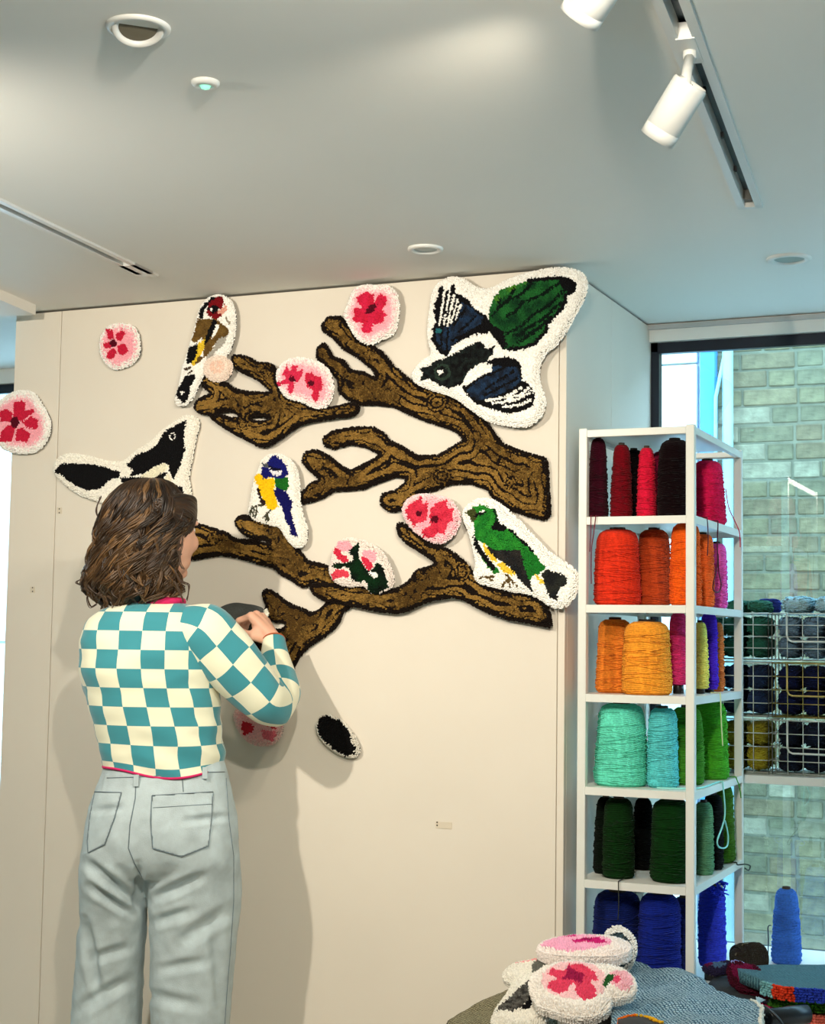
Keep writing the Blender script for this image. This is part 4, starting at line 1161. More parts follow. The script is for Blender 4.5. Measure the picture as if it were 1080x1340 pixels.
# ------------------------------------------------------------------ window bench, ledge, baskets
struct(MB().box((WXR + 0.001, SY0 - 0.05, BZ - 0.04), (2.0, GY - 0.001, BZ), 0.002).box((WXR + 0.001, GY - 0.05, 0), (2.0, GY - 0.021, BZ - 0.04)).box((WXR + 0.001, SY0 - 0.0, 0), (2.0, SY0 + 0.02, BZ - 0.04)).build('window_sill', M_WHITE))
LZ = ony(1040, 1017, 4.315).z
LG = thing('window_ledge', 'white ledge across the window carrying the wire baskets', 'ledge', (-0.6, 4.44, LZ))
MB().box((-1.19, 4.31, LZ - 0.022), (1.2, GY - 0.005, LZ), 0.001).build('ledge_board', M_WHITE, LG)
for x in (-1.19, 1.18):
    MB().box((x, 4.33, BZ), (x + 0.018, GY - 0.006, LZ - 0.022)).build('ledge_end', M_WHITE, LG)

M_WIRE = mat('white_wire', (206, 214, 206), 0.35, 0.3, var=0.03)
M_WIREY = mat('brass_wire', (176, 158, 92), 0.35, 0.5, var=0.03)


def skein(label, col, c, L, r, axis, group='yarn skeins in the wire baskets', rv=None):
    global _n_c
    _n_c += 1
    rng = random.Random(_n_c * 31)
    c = V(c); ax = V(axis).normalized()
    root = thing('yarn_skein', label, 'yarn skein', c - V((0, 0, r)), group)
    u = ax.cross(V((0, 0.2, 1))).normalized(); v = ax.cross(u) * ((rv or r) / r)
    m = yarnmat(col)
    prof = [(max(0.001, r * math.sqrt(max(0, 1 - abs(2 * t - 1) ** 5))), (t - 0.5) * L) for t in np.linspace(0, 1, 14)]
    sq = lambda a: 1.0 / (abs(math.cos(a)) ** 3.4 + abs(math.sin(a)) ** 3.4) ** (1 / 3.4)
    bv_ = []; bf = []
    for i, (pr_, ph_) in enumerate(prof):
        for k in range(20):
            a = 2 * math.pi * k / 20
            bv_.append(c + ax * ph_ + (u * math.cos(a) + v * math.sin(a)) * pr_ * 0.96 * sq(a))
    for i in range(len(prof) - 1):
        for k in range(20):
            bf.append((i * 20 + k, i * 20 + (k + 1) % 20, (i + 1) * 20 + (k + 1) % 20, (i + 1) * 20 + k))
    bf += [tuple(range(19, -1, -1)), tuple((len(prof) - 1) * 20 + k for k in range(20))]
    MB().add(bv_, bf).build('skein_body', m, root, True)
    ms = MB()
    for s_ in range(30):
        a0 = rng.uniform(0, 6.28); tw = rng.uniform(-0.9, 0.9)
        pts = []
        for t in np.linspace(0.05, 0.95, 10):
            rr = r * math.sqrt(max(0, 1 - abs(2 * t - 1) ** 5)) * rng.uniform(0.97, 1.05)
            a = a0 + tw * t
            pts.append(c + ax * ((t - 0.5) * L) + (u * math.cos(a) + v * math.sin(a)) * rr * sq(a))
        ms.tube(pts, 0.0024, 5)
    o = ms.build('yarn_strands', m, root, True); o['kind'] = 'stuff'
    MB().tube([c + (u * math.cos(t) + v * math.sin(t)) * r * 1.01 * sq(t) for t in np.linspace(0, 6.28, 19)[:-1]], 0.002, 5, closed=True).build('tie_band', m, root, True)
    return root


def basket(label, x0, x1, z0, z1, y0, y1, m, handle):
    root = thing('wire_basket', label, 'basket', ((x0 + x1) / 2, (y0 + y1) / 2, z0), 'wire baskets on the window ledge')
    wr = 0.0014
    def face(name, f, n_u, n_v):
        mb = MB()
        for i in range(n_u + 1):
            mb.tube([f(i / n_u, 0), f(i / n_u, 1)], wr, 5)
        for j in range(n_v + 1):
            mb.tube([f(0, j / n_v), f(1, j / n_v)], wr if j < n_v else wr * 1.5, 5)
        mb.build(name, m, root, True)
    nx = 5; nz = 4; ny = 4
    z0 = z0 + wr
    face('front_grid', lambda a, b: (x0 + (x1 - x0) * a, y0, z0 + (z1 - z0) * b), nx, nz)
    face('back_grid', lambda a, b: (x0 + (x1 - x0) * a, y1, z0 + (z1 - z0) * b), nx, nz)
    face('side_grid', lambda a, b: (x0, y0 + (y1 - y0) * a, z0 + (z1 - z0) * b), ny, nz)
    face('side_grid', lambda a, b: (x1, y0 + (y1 - y0) * a, z0 + (z1 - z0) * b), ny, nz)
    face('base_grid', lambda a, b: (x0 + (x1 - x0) * a, y0 + (y1 - y0) * b, z0), nx, ny)
    if handle:
        hx0, hx1 = x0 + (x1 - x0) * 0.20, x0 + (x1 - x0) * 0.76
        zb = z1 - (z1 - z0) * 0.60; yy = y0 - 0.006
        k = 0.014
        pts = [(hx0, yy, z1), (hx0, yy, zb + k), (hx0 + k * 0.3, yy, zb + k * 0.3), (hx0 + k, yy, zb), (hx1 - k, yy, zb), (hx1 - k * 0.3, yy, zb + k * 0.3), (hx1, yy, zb + k), (hx1, yy, z1)]
        MB().tube(pts, 0.003, 8).build('handle', m, root, True)
    return root


by0, by1 = 4.345, 4.545
xa0, xa1 = ony(908, 900, by0).x, ony(1006, 900, by0).x
xb0, xb1 = ony(1011, 900, by0).x, ony(1112, 900, by0).x
zl = [LZ, ony(1030, 940, by0).z, ony(1030, 865, by0).z, ony(1030, 800, by0).z]
cols_l = [((150, 140, 40), 'mustard'), ((34, 52, 84), 'dark blue'), ((38, 92, 74), 'deep green')]
cols_r = [((26, 34, 52), 'ink navy'), ((22, 30, 70), 'midnight blue'), ((104, 128, 146), 'grey-blue')]
pos_w = ['bottom', 'middle', 'top']
for side_, (x0, x1, cl) in enumerate(((xa0, xa1, cols_l), (xb0, xb1, cols_r))):
    for t in range(3):
        z0, z1 = zl[t] + 0.001, zl[t + 1] - 0.006
        c, cn = cl[t]
        basket('%s wire basket of the stack holding %s yarn' % (pos_w[t], cn), x0, x1, z0, z1, by0, by1, M_WIREY if (side_ == 1 and t == 1) else M_WIRE, side_ == 1)
        n = 0
        hh = (z1 - z0) * (1.0 if t < 2 else 1.0)
        rv_ = hh / 4 - 0.0052; r2 = (x1 - x0) / 6 - 0.0050
        for row in range(2):
            for k in range(3):
                f = 0.9 + 0.2 * random.random()
                c2 = tuple(int(min(255, v * f)) for v in c)
                cx = x0 + (x1 - x0) * (0.185 + 0.315 * k)
                skein('%s skein packed in the %s basket of its stack' % (cn, pos_w[t]), c2, (cx, (by0 + by1) / 2, z0 + 0.0085 + rv_ + row * (2 * rv_ + 0.003)), 0.182, r2, (0.02 * random.uniform(-1, 1), 1, 0), '%s skeins' % cn, rv_)
# skeins heaped above the two top baskets
zt = zl[3]
for k in range(2):
    skein('pale icy blue skein heaped above the grey-blue basket', (170, 206, 214), (xb0 + (xb1 - xb0) * (0.28 + 0.42 * k), 4.445, zt + 0.020), 0.18, 0.040, (0.05 - 0.1 * k, 1, 0), 'icy blue skeins', 0.0215)
    skein('green skein heaped above the deep green basket', (52, 110, 90), (xa0 + (xa1 - xa0) * (0.55 + 0.28 * k), 4.42, zt + 0.014), 0.14, 0.026, (0.05, 1, 0), 'heaped green skeins', 0.0155)
skein('bright blue skein peeping between the two top baskets', (40, 54, 130), (xa1 - 0.030, 4.522, zt + 0.018), 0.07, 0.018, (1, 0.05, 0), None, 0.018)

# cone and ball on the bench by the window
p = onz(1028, 1262, BZ); dep = (p - CAM).dot(_fw)
kb = cone('cornflower blue yarn cone standing alone on the window bench', (66, 118, 214), (p.x, p.y + 0.02, BZ), 19.5 * dep / FPX, 96 * dep / FPX, taper=0.72, group=None, strands=34)
strand(kb, [p + V((-0.037, -0.0, 0.10)), p + V((-0.045, -0.004, 0.095)), p + V((-0.044, -0.004, 0.06)), p + V((-0.046, -0.004, 0.006))], 0.0015, mat('navy_strand', (24, 34, 70), 0.8))

# ------------------------------------------------------------------ the woman
def remeshed(name, mb, voxel, smooth_it, m, parent, fac=0.5):
    me = bpy.data.meshes.new(name + '_src'); me.from_pydata(mb.v, [], mb.f); me.update()
    bm = bmesh.new(); bm.from_mesh(me); bmesh.ops.recalc_face_normals(bm, faces=bm.faces); bm.to_mesh(me); bm.free()
    o = bpy.data.objects.new(name + '_src', me); COL.objects.link(o)
    md = o.modifiers.new('r', 'REMESH'); md.mode = 'VOXEL'; md.voxel_size = voxel; md.use_smooth_shade = True
    if smooth_it:
        s_ = o.modifiers.new('s', 'SMOOTH'); s_.iterations = smooth_it; s_.factor = fac
    dg = bpy.context.evaluated_depsgraph_get()
    me2 = bpy.data.meshes.new_from_object(o.evaluated_get(dg))
    bpy.data.objects.remove(o)
    me2.name = name
    me2.polygons.foreach_set('use_smooth', [True] * len(me2.polygons))
    return link(name, me2, m, parent)


def loft(rings, n=48, m=40, pw_=2.2, cap=True):
    """rings: (centre, ax, ay) vectors; returns verts, faces, uv per vert (metres)"""
    flat = [tuple(c) + tuple(a) + tuple(b) for c, a, b in rings]
    S = catmull(flat, m)
    vs = []; uv = []
    vlen = 0; pc = None
    for i, s_ in enumerate(S):
        c, a, b = V(s_[0:3]), V(s_[3:6]), V(s_[6:9])
        if pc is not None: vlen += (c - pc).length
        pc = c
        row = []
        for k in range(n + 1):
            t = 2 * math.pi * k / n
            ct, st = math.cos(t), math.sin(t)
            e = 2.0 / pw_
            x = math.copysign(abs(ct) ** e, ct); y = math.copysign(abs(st) ** e, st)
            row.append(c + a * x + b * y)
        acc = [0.0]
        for p_, q_ in zip(row[:-1], row[1:]): acc.append(acc[-1] + (q_ - p_).length)
        o_ = acc[n // 4]
        vs.extend(row); uv.extend([(x_ - o_, vlen) for x_ in acc])
    fs = []
    w_ = n + 1
    for i in range(m - 1):
        for k in range(n):
            fs.append((i * w_ + k, i * w_ + k + 1, (i + 1) * w_ + k + 1, (i + 1) * w_ + k))
    if cap:
        fs.append(tuple(range(n - 1, -1, -1))); fs.append(tuple((m - 1) * w_ + k for k in range(n)))
    return vs, fs, uv


def pring(y, xl, xr, z, d, dz=0.0):
    """horizontal ring seen between pixel columns xl..xr at row y, at camera depth z; the ring's back faces the camera"""
    a, b = at(xl, y, z), at(xr, y, z)
    c = (a + b) / 2; h = (b - a).length / 2
    return (c + _fh * dz, _rh * h, -_fh * d)          # t=90deg (uv 0) faces the camera


def seg(a, b, ra, rb, mb, n=16, steps=6):
    """tapered limb segment with rounded ends"""
    a, b = V(a), V(b); d = (b - a); L = d.length; d.normalize()
    up = V((0, 0, 1)) if abs(d.z) < 0.9 else V((1, 0, 0))
    u = d.cross(up).normalized(); v = d.cross(u)
    prof = []
    for k in range(5):
        t = k / 4 * math.pi / 2; prof.append((ra * math.sin(t) + 1e-4, -ra * math.cos(t)))
    for k in range(1, steps): prof.append((ra + (rb - ra) * k / steps, L * k / steps))
    for k in range(5):
        t = k / 4 * math.pi / 2; prof.append((rb * math.cos(t) + 1e-4, L + rb * math.sin(t)))
    mb.lathe(prof, a, n, axis=d)


PZ = 3.90
Psh = at(270, 826, 3.87)           # right shoulder joint
Pel = at(357, 922, 3.93)           # right elbow
Pwr = at(358, 838, 4.10)           # right wrist
Lsh = at(146, 832, 3.93); Lel = at(136, 900, 4.10); Lwr = at(232, 862, 4.20)
ARM = [at(238, 818, 3.86), at(262, 824, 3.86), at(284, 846, 3.865), at(308, 872, 3.875), at(330, 897, 3.89), at(348, 915, 3.905), at(361, 922, 3.935), at(367, 912, 3.97), at(366, 893, 4.01), at(362, 870, 4.05), at(359.5, 850, 4.085), at(358.5, 838, 4.105)]
Hc = at(211, 694, PZ + 0.02)       # head centre
face = (_fh * math.cos(0.56) + _rh * math.sin(0.56)).normalized()
fside = face.cross(V((0, 0, 1))).normalized()   # towards her right
UPV = V((0, 0, 1))

SK = mat('skin', (222, 172, 146), 0.55, var=0.06, scale=25, bump=0.08, bscale=150)
b = SK.node_tree.nodes['Principled BSDF']
b.inputs['Subsurface Weight'].default_value = 0.12
b.inputs['Subsurface Radius'].default_value = (0.01, 0.004, 0.002)
foot_c = onz(200, 1500, 0.0)
pelv = at(212, 1075, PZ)
person = thing('person', 'woman with wavy brown hair in a teal checked sweater reaching up to the wall', 'person', (pelv.x, pelv.y, 0.0))
body = MB()
# head: skull, face, jaw, nose, ears, lips
def ellipsoid(c, rx, ry, rz, ax, ay, az, n=20, m=14, shape=None):
    vs = []; fs = []
    for i in range(m + 1):
        ph = math.pi * i / m
        for k in range(n):
            t = 2 * math.pi * k / n
            q = V((math.sin(ph) * math.cos(t), math.sin(ph) * math.sin(t), math.cos(ph)))
            vs.append(V(c) + ax * (q.x * rx) + ay * (q.y * ry) + az * (q.z * rz))
    for i in range(m):
        for k in range(n):
            k2 = (k + 1) % n
            fs.append((i * n + k, (i + 1) * n + k, (i + 1) * n + k2, i * n + k2))
    body.add(vs, fs)
H = lambda f, s_, u: Hc + face * f + fside * s_ + UPV * u
ellipsoid(H(-0.012, 0, 0.028), 0.092, 0.076, 0.088, face, fside, UPV)
ellipsoid(H(0.028, 0, -0.022), 0.062, 0.072, 0.084, face, fside, UPV)
ellipsoid(H(0.036, 0, -0.074), 0.048, 0.056, 0.040, face, fside, UPV)
ellipsoid(H(0.074, 0, -0.103), 0.020, 0.022, 0.017, face, fside, UPV)
seg(H(0.088, 0, 0.012), H(0.108, 0, -0.030), 0.009, 0.013, body, 12)
ellipsoid(H(0.102, 0.010, -0.034), 0.010, 0.008, 0.007, face, fside, UPV, 10, 8)
ellipsoid(H(0.102, -0.010, -0.034), 0.010, 0.008, 0.007, face, fside, UPV, 10, 8)
seg(H(0.084, -0.018, -0.064), H(0.084, 0.018, -0.064), 0.006, 0.006, body, 10)
seg(H(0.092, -0.008, -0.063), H(0.092, 0.008, -0.063), 0.006, 0.006, body, 10)
seg(H(0.084, -0.042, 0.022), H(0.090, -0.014, 0.026), 0.007, 0.007, body, 10)
seg(H(0.084, 0.042, 0.022), H(0.090, 0.014, 0.026), 0.007, 0.007, body, 10)
for sgn in (-1, 1):
    ellipsoid(H(0.055, sgn * 0.045, -0.030), 0.026, 0.024, 0.026, face, fside, UPV, 14, 10)   # cheek
    ellipsoid(H(-0.010, sgn * 0.074, -0.008), 0.016, 0.008, 0.030, face, fside, UPV, 12, 10)  # ear
neck = at(205, 800, PZ)
seg(H(-0.012, 0, -0.06), neck - UPV * 0.03, 0.046, 0.046, body, 20)
# trunk and limbs under the clothes
chest = at(200, 860, PZ); waist = at(212, 985, PZ)
seg(neck - UPV * 0.09, chest, 0.055, 0.085, body, 20); seg(chest, waist, 0.10, 0.095, body, 20); seg(waist, pelv, 0.095, 0.11, body, 20)
seg(neck - UPV * 0.08, Psh, 0.045, 0.040, body); seg(neck - UPV * 0.08, Lsh, 0.045, 0.034, body)
for i_ in range(1, len(ARM) - 1): seg(ARM[i_], ARM[i_ + 1], 0.040 - 0.0016 * i_, 0.040 - 0.0016 * (i_ + 1), body)
seg(Lsh, Lel, 0.034, 0.026, body); seg(Lel, Lwr, 0.026, 0.020, body)
hipR, hipL = at(252, 1095, PZ), at(158, 1095, PZ)
g_ = lambda p: V((p.x, p.y, 0.07))
anR, anL = g_(at(247, 1340, PZ)), g_(at(136, 1340, PZ + 0.035) + _fh * 0.03)
knR, knL = at(253, 1260, PZ), at(138, 1260, PZ + 0.02) + _fh * 0.02
seg(pelv, hipR, 0.10, 0.085, body); seg(pelv, hipL, 0.09, 0.070, body)
seg(hipR, knR, 0.070, 0.050, body); seg(knR, anR, 0.055, 0.035, body); seg(hipL, knL, 0.064, 0.048, body); seg(knL, anL, 0.055, 0.035, body)

# right hand: palm from the wrist to four knuckles, fingers curled over the held piece, thumb pinching below
hz = lambda x, y, z: at(270 + x / 8.308, 770 + y / 8.308, z)
wr0 = hz(725, 545, 4.105)
kn = [hz(490, 300, 4.115), hz(545, 285, 4.135), hz(605, 305, 4.155), hz(655, 350, 4.172)]
for k_, r0, r1 in zip(kn, (0.021, 0.022, 0.021, 0.019), (0.0125, 0.0125, 0.0115, 0.0105)):
    seg(wr0.lerp(k_, 0.05), k_, r0 * 0.95, r1, body, 14)
seg(hz(655, 480, 4.115), hz(560, 400, 4.125), 0.021, 0.017, body, 14)
seg(hz(640, 520, 4.115), hz(560, 470, 4.110), 0.019, 0.017, body, 14)
fing = [[kn[0], hz(350, 350, 4.130), hz(325, 405, 4.150), hz(365, 440, 4.168)],
        [kn[1], hz(420, 325, 4.165), hz(370, 380, 4.182), hz(390, 425, 4.190)],
        [kn[2], hz(500, 330, 4.185), hz(440, 385, 4.198), hz(440, 430, 4.200)],
        [kn[3], hz(580, 385, 4.195), hz(530, 430, 4.205), hz(520, 465, 4.205)]]
for f_, rs in zip(fing, ((0.0098, 0.0086, 0.0076, 0.0068), (0.0100, 0.0088, 0.0078, 0.0068), (0.0095, 0.0084, 0.0074, 0.0066), (0.0086, 0.0074, 0.0064, 0.0056))):
    for i in range(3):
        seg(f_[i], f_[i + 1], rs[i], rs[i + 1], body, 12)
th = [hz(625, 540, 4.108), hz(520, 520, 4.098), hz(430, 490, 4.120), hz(375, 455, 4.150)]
for i, (ra, rb) in enumerate(((0.016, 0.0125), (0.0125, 0.0100), (0.0100, 0.0080))):
    seg(th[i], th[i + 1], ra, rb, body, 12)
# left hand, hidden beyond the body, steadying the same piece
lk = [at(262, 846 - 6 * i, 4.215 + 0.006 * i) for i in range(4)]
for i, k_ in enumerate(lk):
    seg(Lwr, k_, 0.018, 0.011, body, 12)
    t1 = k_ + _rh * 0.036 + _fh * 0.008; t2 = t1 + _rh * 0.024 + _fh * 0.004
    seg(k_, t1, 0.0095, 0.0082, body, 10); seg(t1, t2, 0.0082, 0.0066, body, 10)
lt = Lwr + _rh * 0.03 - UPV * 0.02
seg(Lwr, lt, 0.015, 0.012, body, 10); seg(lt, lt + _rh * 0.035 + UPV * 0.012, 0.0115, 0.0085, body, 10)
remeshed('body', body, 0.0036, 4, SK, person, 0.45)
# eyes, mouth and brows
for sgn in (-1, 1):
    MB().lathe([(0.0115 * math.sin(t) + 1e-4, -0.0115 * math.cos(t)) for t in np.linspace(0, math.pi, 10)], H(0.078, sgn * 0.030, 0.004), 16, axis=face).build('eye', mat('eye_white', (232, 228, 222), 0.2), person, True)
    MB().tube([H(0.090, sgn * 0.014, 0.031), H(0.092, sgn * 0.030, 0.036), H(0.084, sgn * 0.046, 0.030)], [0.002, 0.0028, 0.0015], 6).build('eyebrow', mat('brow_brown', (60, 40, 26), 0.9), person, True)
MB().tube([H(0.089, -0.020, -0.064), H(0.098, -0.006, -0.061), H(0.098, 0.006, -0.061), H(0.089, 0.020, -0.064)], [0.0015, 0.004, 0.004, 0.0015], 8).build('lips', mat('lip_rose', (190, 106, 100), 0.5), person, True)

# ---- sweater: printed checks follow the knit panels
def checkmat(name, su, sv, ou, ov):
    m = bpy.data.materials.new(name); m.use_nodes = True
    N = m.node_tree.nodes; L = m.node_tree.links
    b = N['Principled BSDF']; b.inputs['Roughness'].default_value = 0.85; b.inputs['Sheen Weight'].default_value = 0.3
    uvn = N.new('ShaderNodeUVMap'); uvn.uv_map = 'UVMap'
    mp = N.new('ShaderNodeMapping'); mp.inputs['Location'].default_value = (ou, ov, 0.5); mp.inputs['Scale'].default_value = (1 / su, 1 / sv, 0)
    L.new(uvn.outputs[0], mp.inputs[0])
    ch = N.new('ShaderNodeTexChecker'); ch.inputs['Scale'].default_value = 1.0
    ch.inputs['Color1'].default_value = (*lin((54, 142, 154)), 1); ch.inputs['Color2'].default_value = (*lin((236, 236, 208)), 1)
    L.new(mp.outputs[0], ch.inputs['Vector'])
    no = N.new('ShaderNodeTexNoise'); no.inputs['Scale'].default_value = 500
    bp = N.new('ShaderNodeBump'); bp.inputs['Strength'].default_value = 0.15; bp.inputs['Distance'].default_value = 0.002
    L.new(no.outputs['Fac'], bp.inputs['Height']); L.new(bp.outputs[0], b.inputs['Normal'])
    L.new(ch.outputs['Color'], b.inputs['Base Color'])
    return m


def cloth(name, L_, m, parent, disp=None):
    vs, fs, uv = L_
    me = bpy.data.meshes.new(name)
    if disp: vs = [disp(v, q) for v, q in zip(vs, uv)]
    me.from_pydata([tuple(v) for v in vs], [], fs); me.update()
    ul = me.uv_layers.new(name='UVMap')
    li = np.zeros(len(me.loops), np.int32); me.loops.foreach_get('vertex_index', li)
    ul.data.foreach_set('uv', np.array(uv, np.float32)[li].ravel())
    me.polygons.foreach_set('use_smooth', [True] * len(me.polygons))
    return link(name, me, m, parent)


mag = mat('magenta_trim', (206, 26, 96), 0.8, var=0.1, scale=80)
SZ = PZ
tor = [pring(788, 172, 238, SZ + 0.01, 0.052), pring(794, 148, 258, SZ + 0.005, 0.070), pring(802, 128, 272, SZ, 0.085), pring(816, 114, 281, SZ, 0.100), pring(842, 106, 286, SZ, 0.114), pring(880, 107, 286, SZ, 0.118),
       pring(920, 117, 288, SZ, 0.112), pring(955, 127, 291, SZ, 0.106), pring(985, 132, 293, SZ, 0.106), pring(1004, 135, 295, SZ, 0.108)]
vs, fs, uv = loft(tor, 72, 64, 2.35, cap=False)
# print coordinates: columns by pixel-true width across the back, rows by height
uv2 = []
for v, q in zip(vs, uv):
    dd = (v - at(198, 860, SZ))
    uv2.append((q[0], -(v.z)))
zrow = at(198, 850, SZ).z
def hem(v, q):
    # uneven hem and a few soft drag folds
    f = max(0.0, min(1.0, (at(200, 950, SZ).z - v.z) / 0.10))
    xx = (v - at(200, 1000, SZ)).dot(_rh) / (PZ / FPX)     # pixels right of centre
    off = (0.010 * math.sin(xx / 26.0 + 3.6) - 0.006) * f * f
    r_ = (v - at(200, 900, SZ)); r_.z = 0
    nn = noise.noise(V((v.x * 9, v.y * 9, v.z * 22))) * 0.0085 + noise.noise(V((v.x * 24, v.y * 24, v.z * 40 + 5))) * 0.0022
    nn += 0.004 * math.sin((v.z * 1.0 + xx * 0.0008) * 95) * max(0, min(1, (at(200, 915, SZ).z - v.z) / 0.12)) * (0.5 + 0.5 * math.sin(xx / 40))
    return v + r_.normalized() * nn + V((0, 0, off))
cs_u, cs_v = 30.0 * PZ / FPX, 24.2 * PZ / FPX
M_CHK = checkmat('checked_knit', cs_u, cs_v, -0.04, zrow / cs_v + 0.0)
sw = cloth('sweater', (vs, fs, uv2), M_CHK, person, hem)
# hem and collar bands
hemring = [hem(v, None) for v in vs[-73:-1]]
MB().tube([v - V((0, 0, 0.002)) for v in hemring], 0.0032, 6, closed=True).build('hem_band', mag, sw, True)
MB().tube([c + V((0, 0, 0.002)) for c in vs[0:72]], 0.0105, 8, closed=True).build('collar', mag, sw, True)
# sleeves
def limb_ring(c, t, rx, ry, ref):
    t = V(t).normalized(); b_ = V(ref) - t * V(ref).dot(t); b_.normalize(); a_ = b_.cross(t)
    return (V(c), a_ * rx, b_ * ry)
def sleeve(P, R, ref, m, name, n_=56):
    rings = []
    for i, (p, r) in enumerate(zip(P, R)):
        t = V(P[min(i + 1, len(P) - 1)]) - V(P[max(i - 1, 0)])
        rings.append(limb_ring(p, t, r[0], r[1], ref))
    L_ = loft(rings, 48, n_, 2.1, cap=False)
    def dsp(v, q):
        return v + V((noise.noise(v * 14), noise.noise(v * 14 + V((5, 5, 5))), noise.noise(v * 14 + V((9, 0, 3))))) * 0.005 + (v - Pel).normalized() * 0.0035 * math.sin(q[1] * 110) * math.exp(-((v - Pel).length / 0.075) ** 2)
    o = cloth(name, L_, m, person, dsp)
    return o, L_
toward = (CAM - at(300, 860, 3.9)).normalized()
Pp = ARM
Rr = [(0.050, 0.050), (0.072, 0.066), (0.078, 0.066), (0.072, 0.062), (0.066, 0.058), (0.060, 0.056), (0.056, 0.052), (0.050, 0.048), (0.044, 0.043), (0.038, 0.038), (0.033, 0.034), (0.0285, 0.030)]
csl = 31.0 * 3.87 / FPX
M_SLV = checkmat('checked_sleeve', csl, csl, 0.02, 0.35)
sl, LL = sleeve(Pp, Rr, toward, M_SLV, 'sleeve')
MB().tube([V(v) for v in LL[0][-49:-1]], 0.0022, 6, closed=True).build('cuff_edge', mat('rust_edge', (180, 84, 40), 0.8), sl, True)
Lp = [at(160, 818, 3.92), at(146, 826, 3.925), at(134, 848, 3.97), at(130, 875, 4.03), at(134, 898, 4.09), at(152, 898, 4.14), at(180, 882, 4.17), at(222, 866, 4.195)]
Lr = [(0.045, 0.045), (0.055, 0.055), (0.052, 0.052), (0.050, 0.050), (0.050, 0.048), (0.046, 0.044), (0.038, 0.038), (0.03, 0.03)]
sleeve(Lp, Lr, toward, M_SLV, 'sleeve', 40)

# ---- jeans: hips and two wide legs as one garment
jm = mat('light_denim', (182, 198, 202), 0.9, var=0.13, scale=22, bump=0.25, bscale=420)
jb = MB()
JZ = PZ
def add_loft(rings, n=40, m=40, p_=2.3):
    v_, f_, _ = loft(rings, n, m, p_, cap=False)
    # closed ring version (drop the seam column)
    w_ = n + 1; vv = [v_[i * w_ + k] for i in range(m) for k in range(n)]
    ff = [(i * n + k, i * n + (k + 1) % n, (i + 1) * n + (k + 1) % n, (i + 1) * n + k) for i in range(m - 1) for k in range(n)]
    ff += [tuple(range(n - 1, -1, -1)), tuple((m - 1) * n + k for k in range(n))]
    jb.add(vv, ff)
add_loft([pring(985, 141, 291, JZ, 0.094), pring(1004, 136, 297, JZ, 0.102), pring(1030, 127, 303, JZ, 0.112, -0.006), pring(1060, 118, 309, JZ, 0.122, -0.014), pring(1090, 112, 313, JZ, 0.128, -0.018), pring(1120, 110, 315, JZ, 0.122, -0.012), pring(1143, 115, 311, JZ, 0.100, 0.0)], 44, 34, 2.3)
add_loft([pring(1085, 114, 205, JZ, 0.108, -0.012), pring(1120, 108, 198, JZ, 0.115, -0.010), pring(1150, 105, 190, JZ, 0.108), pring(1190, 105, 190, JZ + 0.01, 0.098, 0.01), pring(1240, 100, 188, JZ + 0.02, 0.092, 0.02), pring(1290, 94, 184, JZ + 0.03, 0.090, 0.03), pring(1340, 90, 182, JZ + 0.035, 0.094, 0.03), pring(1420, 85, 184, JZ + 0.04, 0.10, 0.03), pring(1492, 82, 184, JZ + 0.05, 0.104, 0.03)], 40, 60, 2.2)
add_loft([pring(1085, 205, 312, JZ, 0.112, -0.016), pring(1120, 198, 315, JZ, 0.118, -0.012), pring(1150, 191, 316, JZ, 0.110), pring(1195, 195, 314, JZ, 0.098), pring(1240, 197, 309, JZ, 0.092), pring(1290, 197, 304, JZ, 0.092), pring(1340, 197, 300, JZ, 0.094), pring(1420, 196, 297, JZ, 0.10), pring(1492, 195, 296, JZ, 0.104)], 40, 60, 2.2)
jeans = remeshed('jeans', jb, 0.0055, 7, jm, person, 0.5)
# folds
co = np.zeros(len(jeans.data.vertices) * 3); jeans.data.vertices.foreach_get('co', co); co = co.reshape(-1, 3)
nr_ = np.zeros(len(jeans.data.vertices) * 3); jeans.data.vertices.foreach_get('normal', nr_); nr_ = nr_.reshape(-1, 3)
def pix(p):
    d = V(p) - CAM; z = d.dot(_fw)
    return IW / 2 + d.dot(CR) / z * FPX, IH / 2 - d.dot(CU) / z * FPX
folds = [((112, 1128), (178, 1180), 7, 0.016), ((118, 1160), (172, 1196), 6, 0.013), ((198, 1178), (262, 1148), 7, 0.012), ((200, 1208), (250, 1192), 7, 0.010), ((236, 1235), (300, 1190), 10, 0.010), ((110, 1205), (128, 1300), 7, 0.014), ((104, 1320), (168, 1282), 8, 0.010),
         ((205, 1270), (270, 1258), 7, 0.007), ((120, 1255), (170, 1240), 7, 0.008), ((190, 1300), (262, 1318), 8, 0.008), ((240, 1075), (300, 1068), 5, 0.006), ((125, 1062), (160, 1056), 5, 0.006), ((182, 1130), (180, 1190), 5, 0.008), ((280, 1210), (290, 1320), 8, 0.007)]
disp_ = np.zeros(len(co))
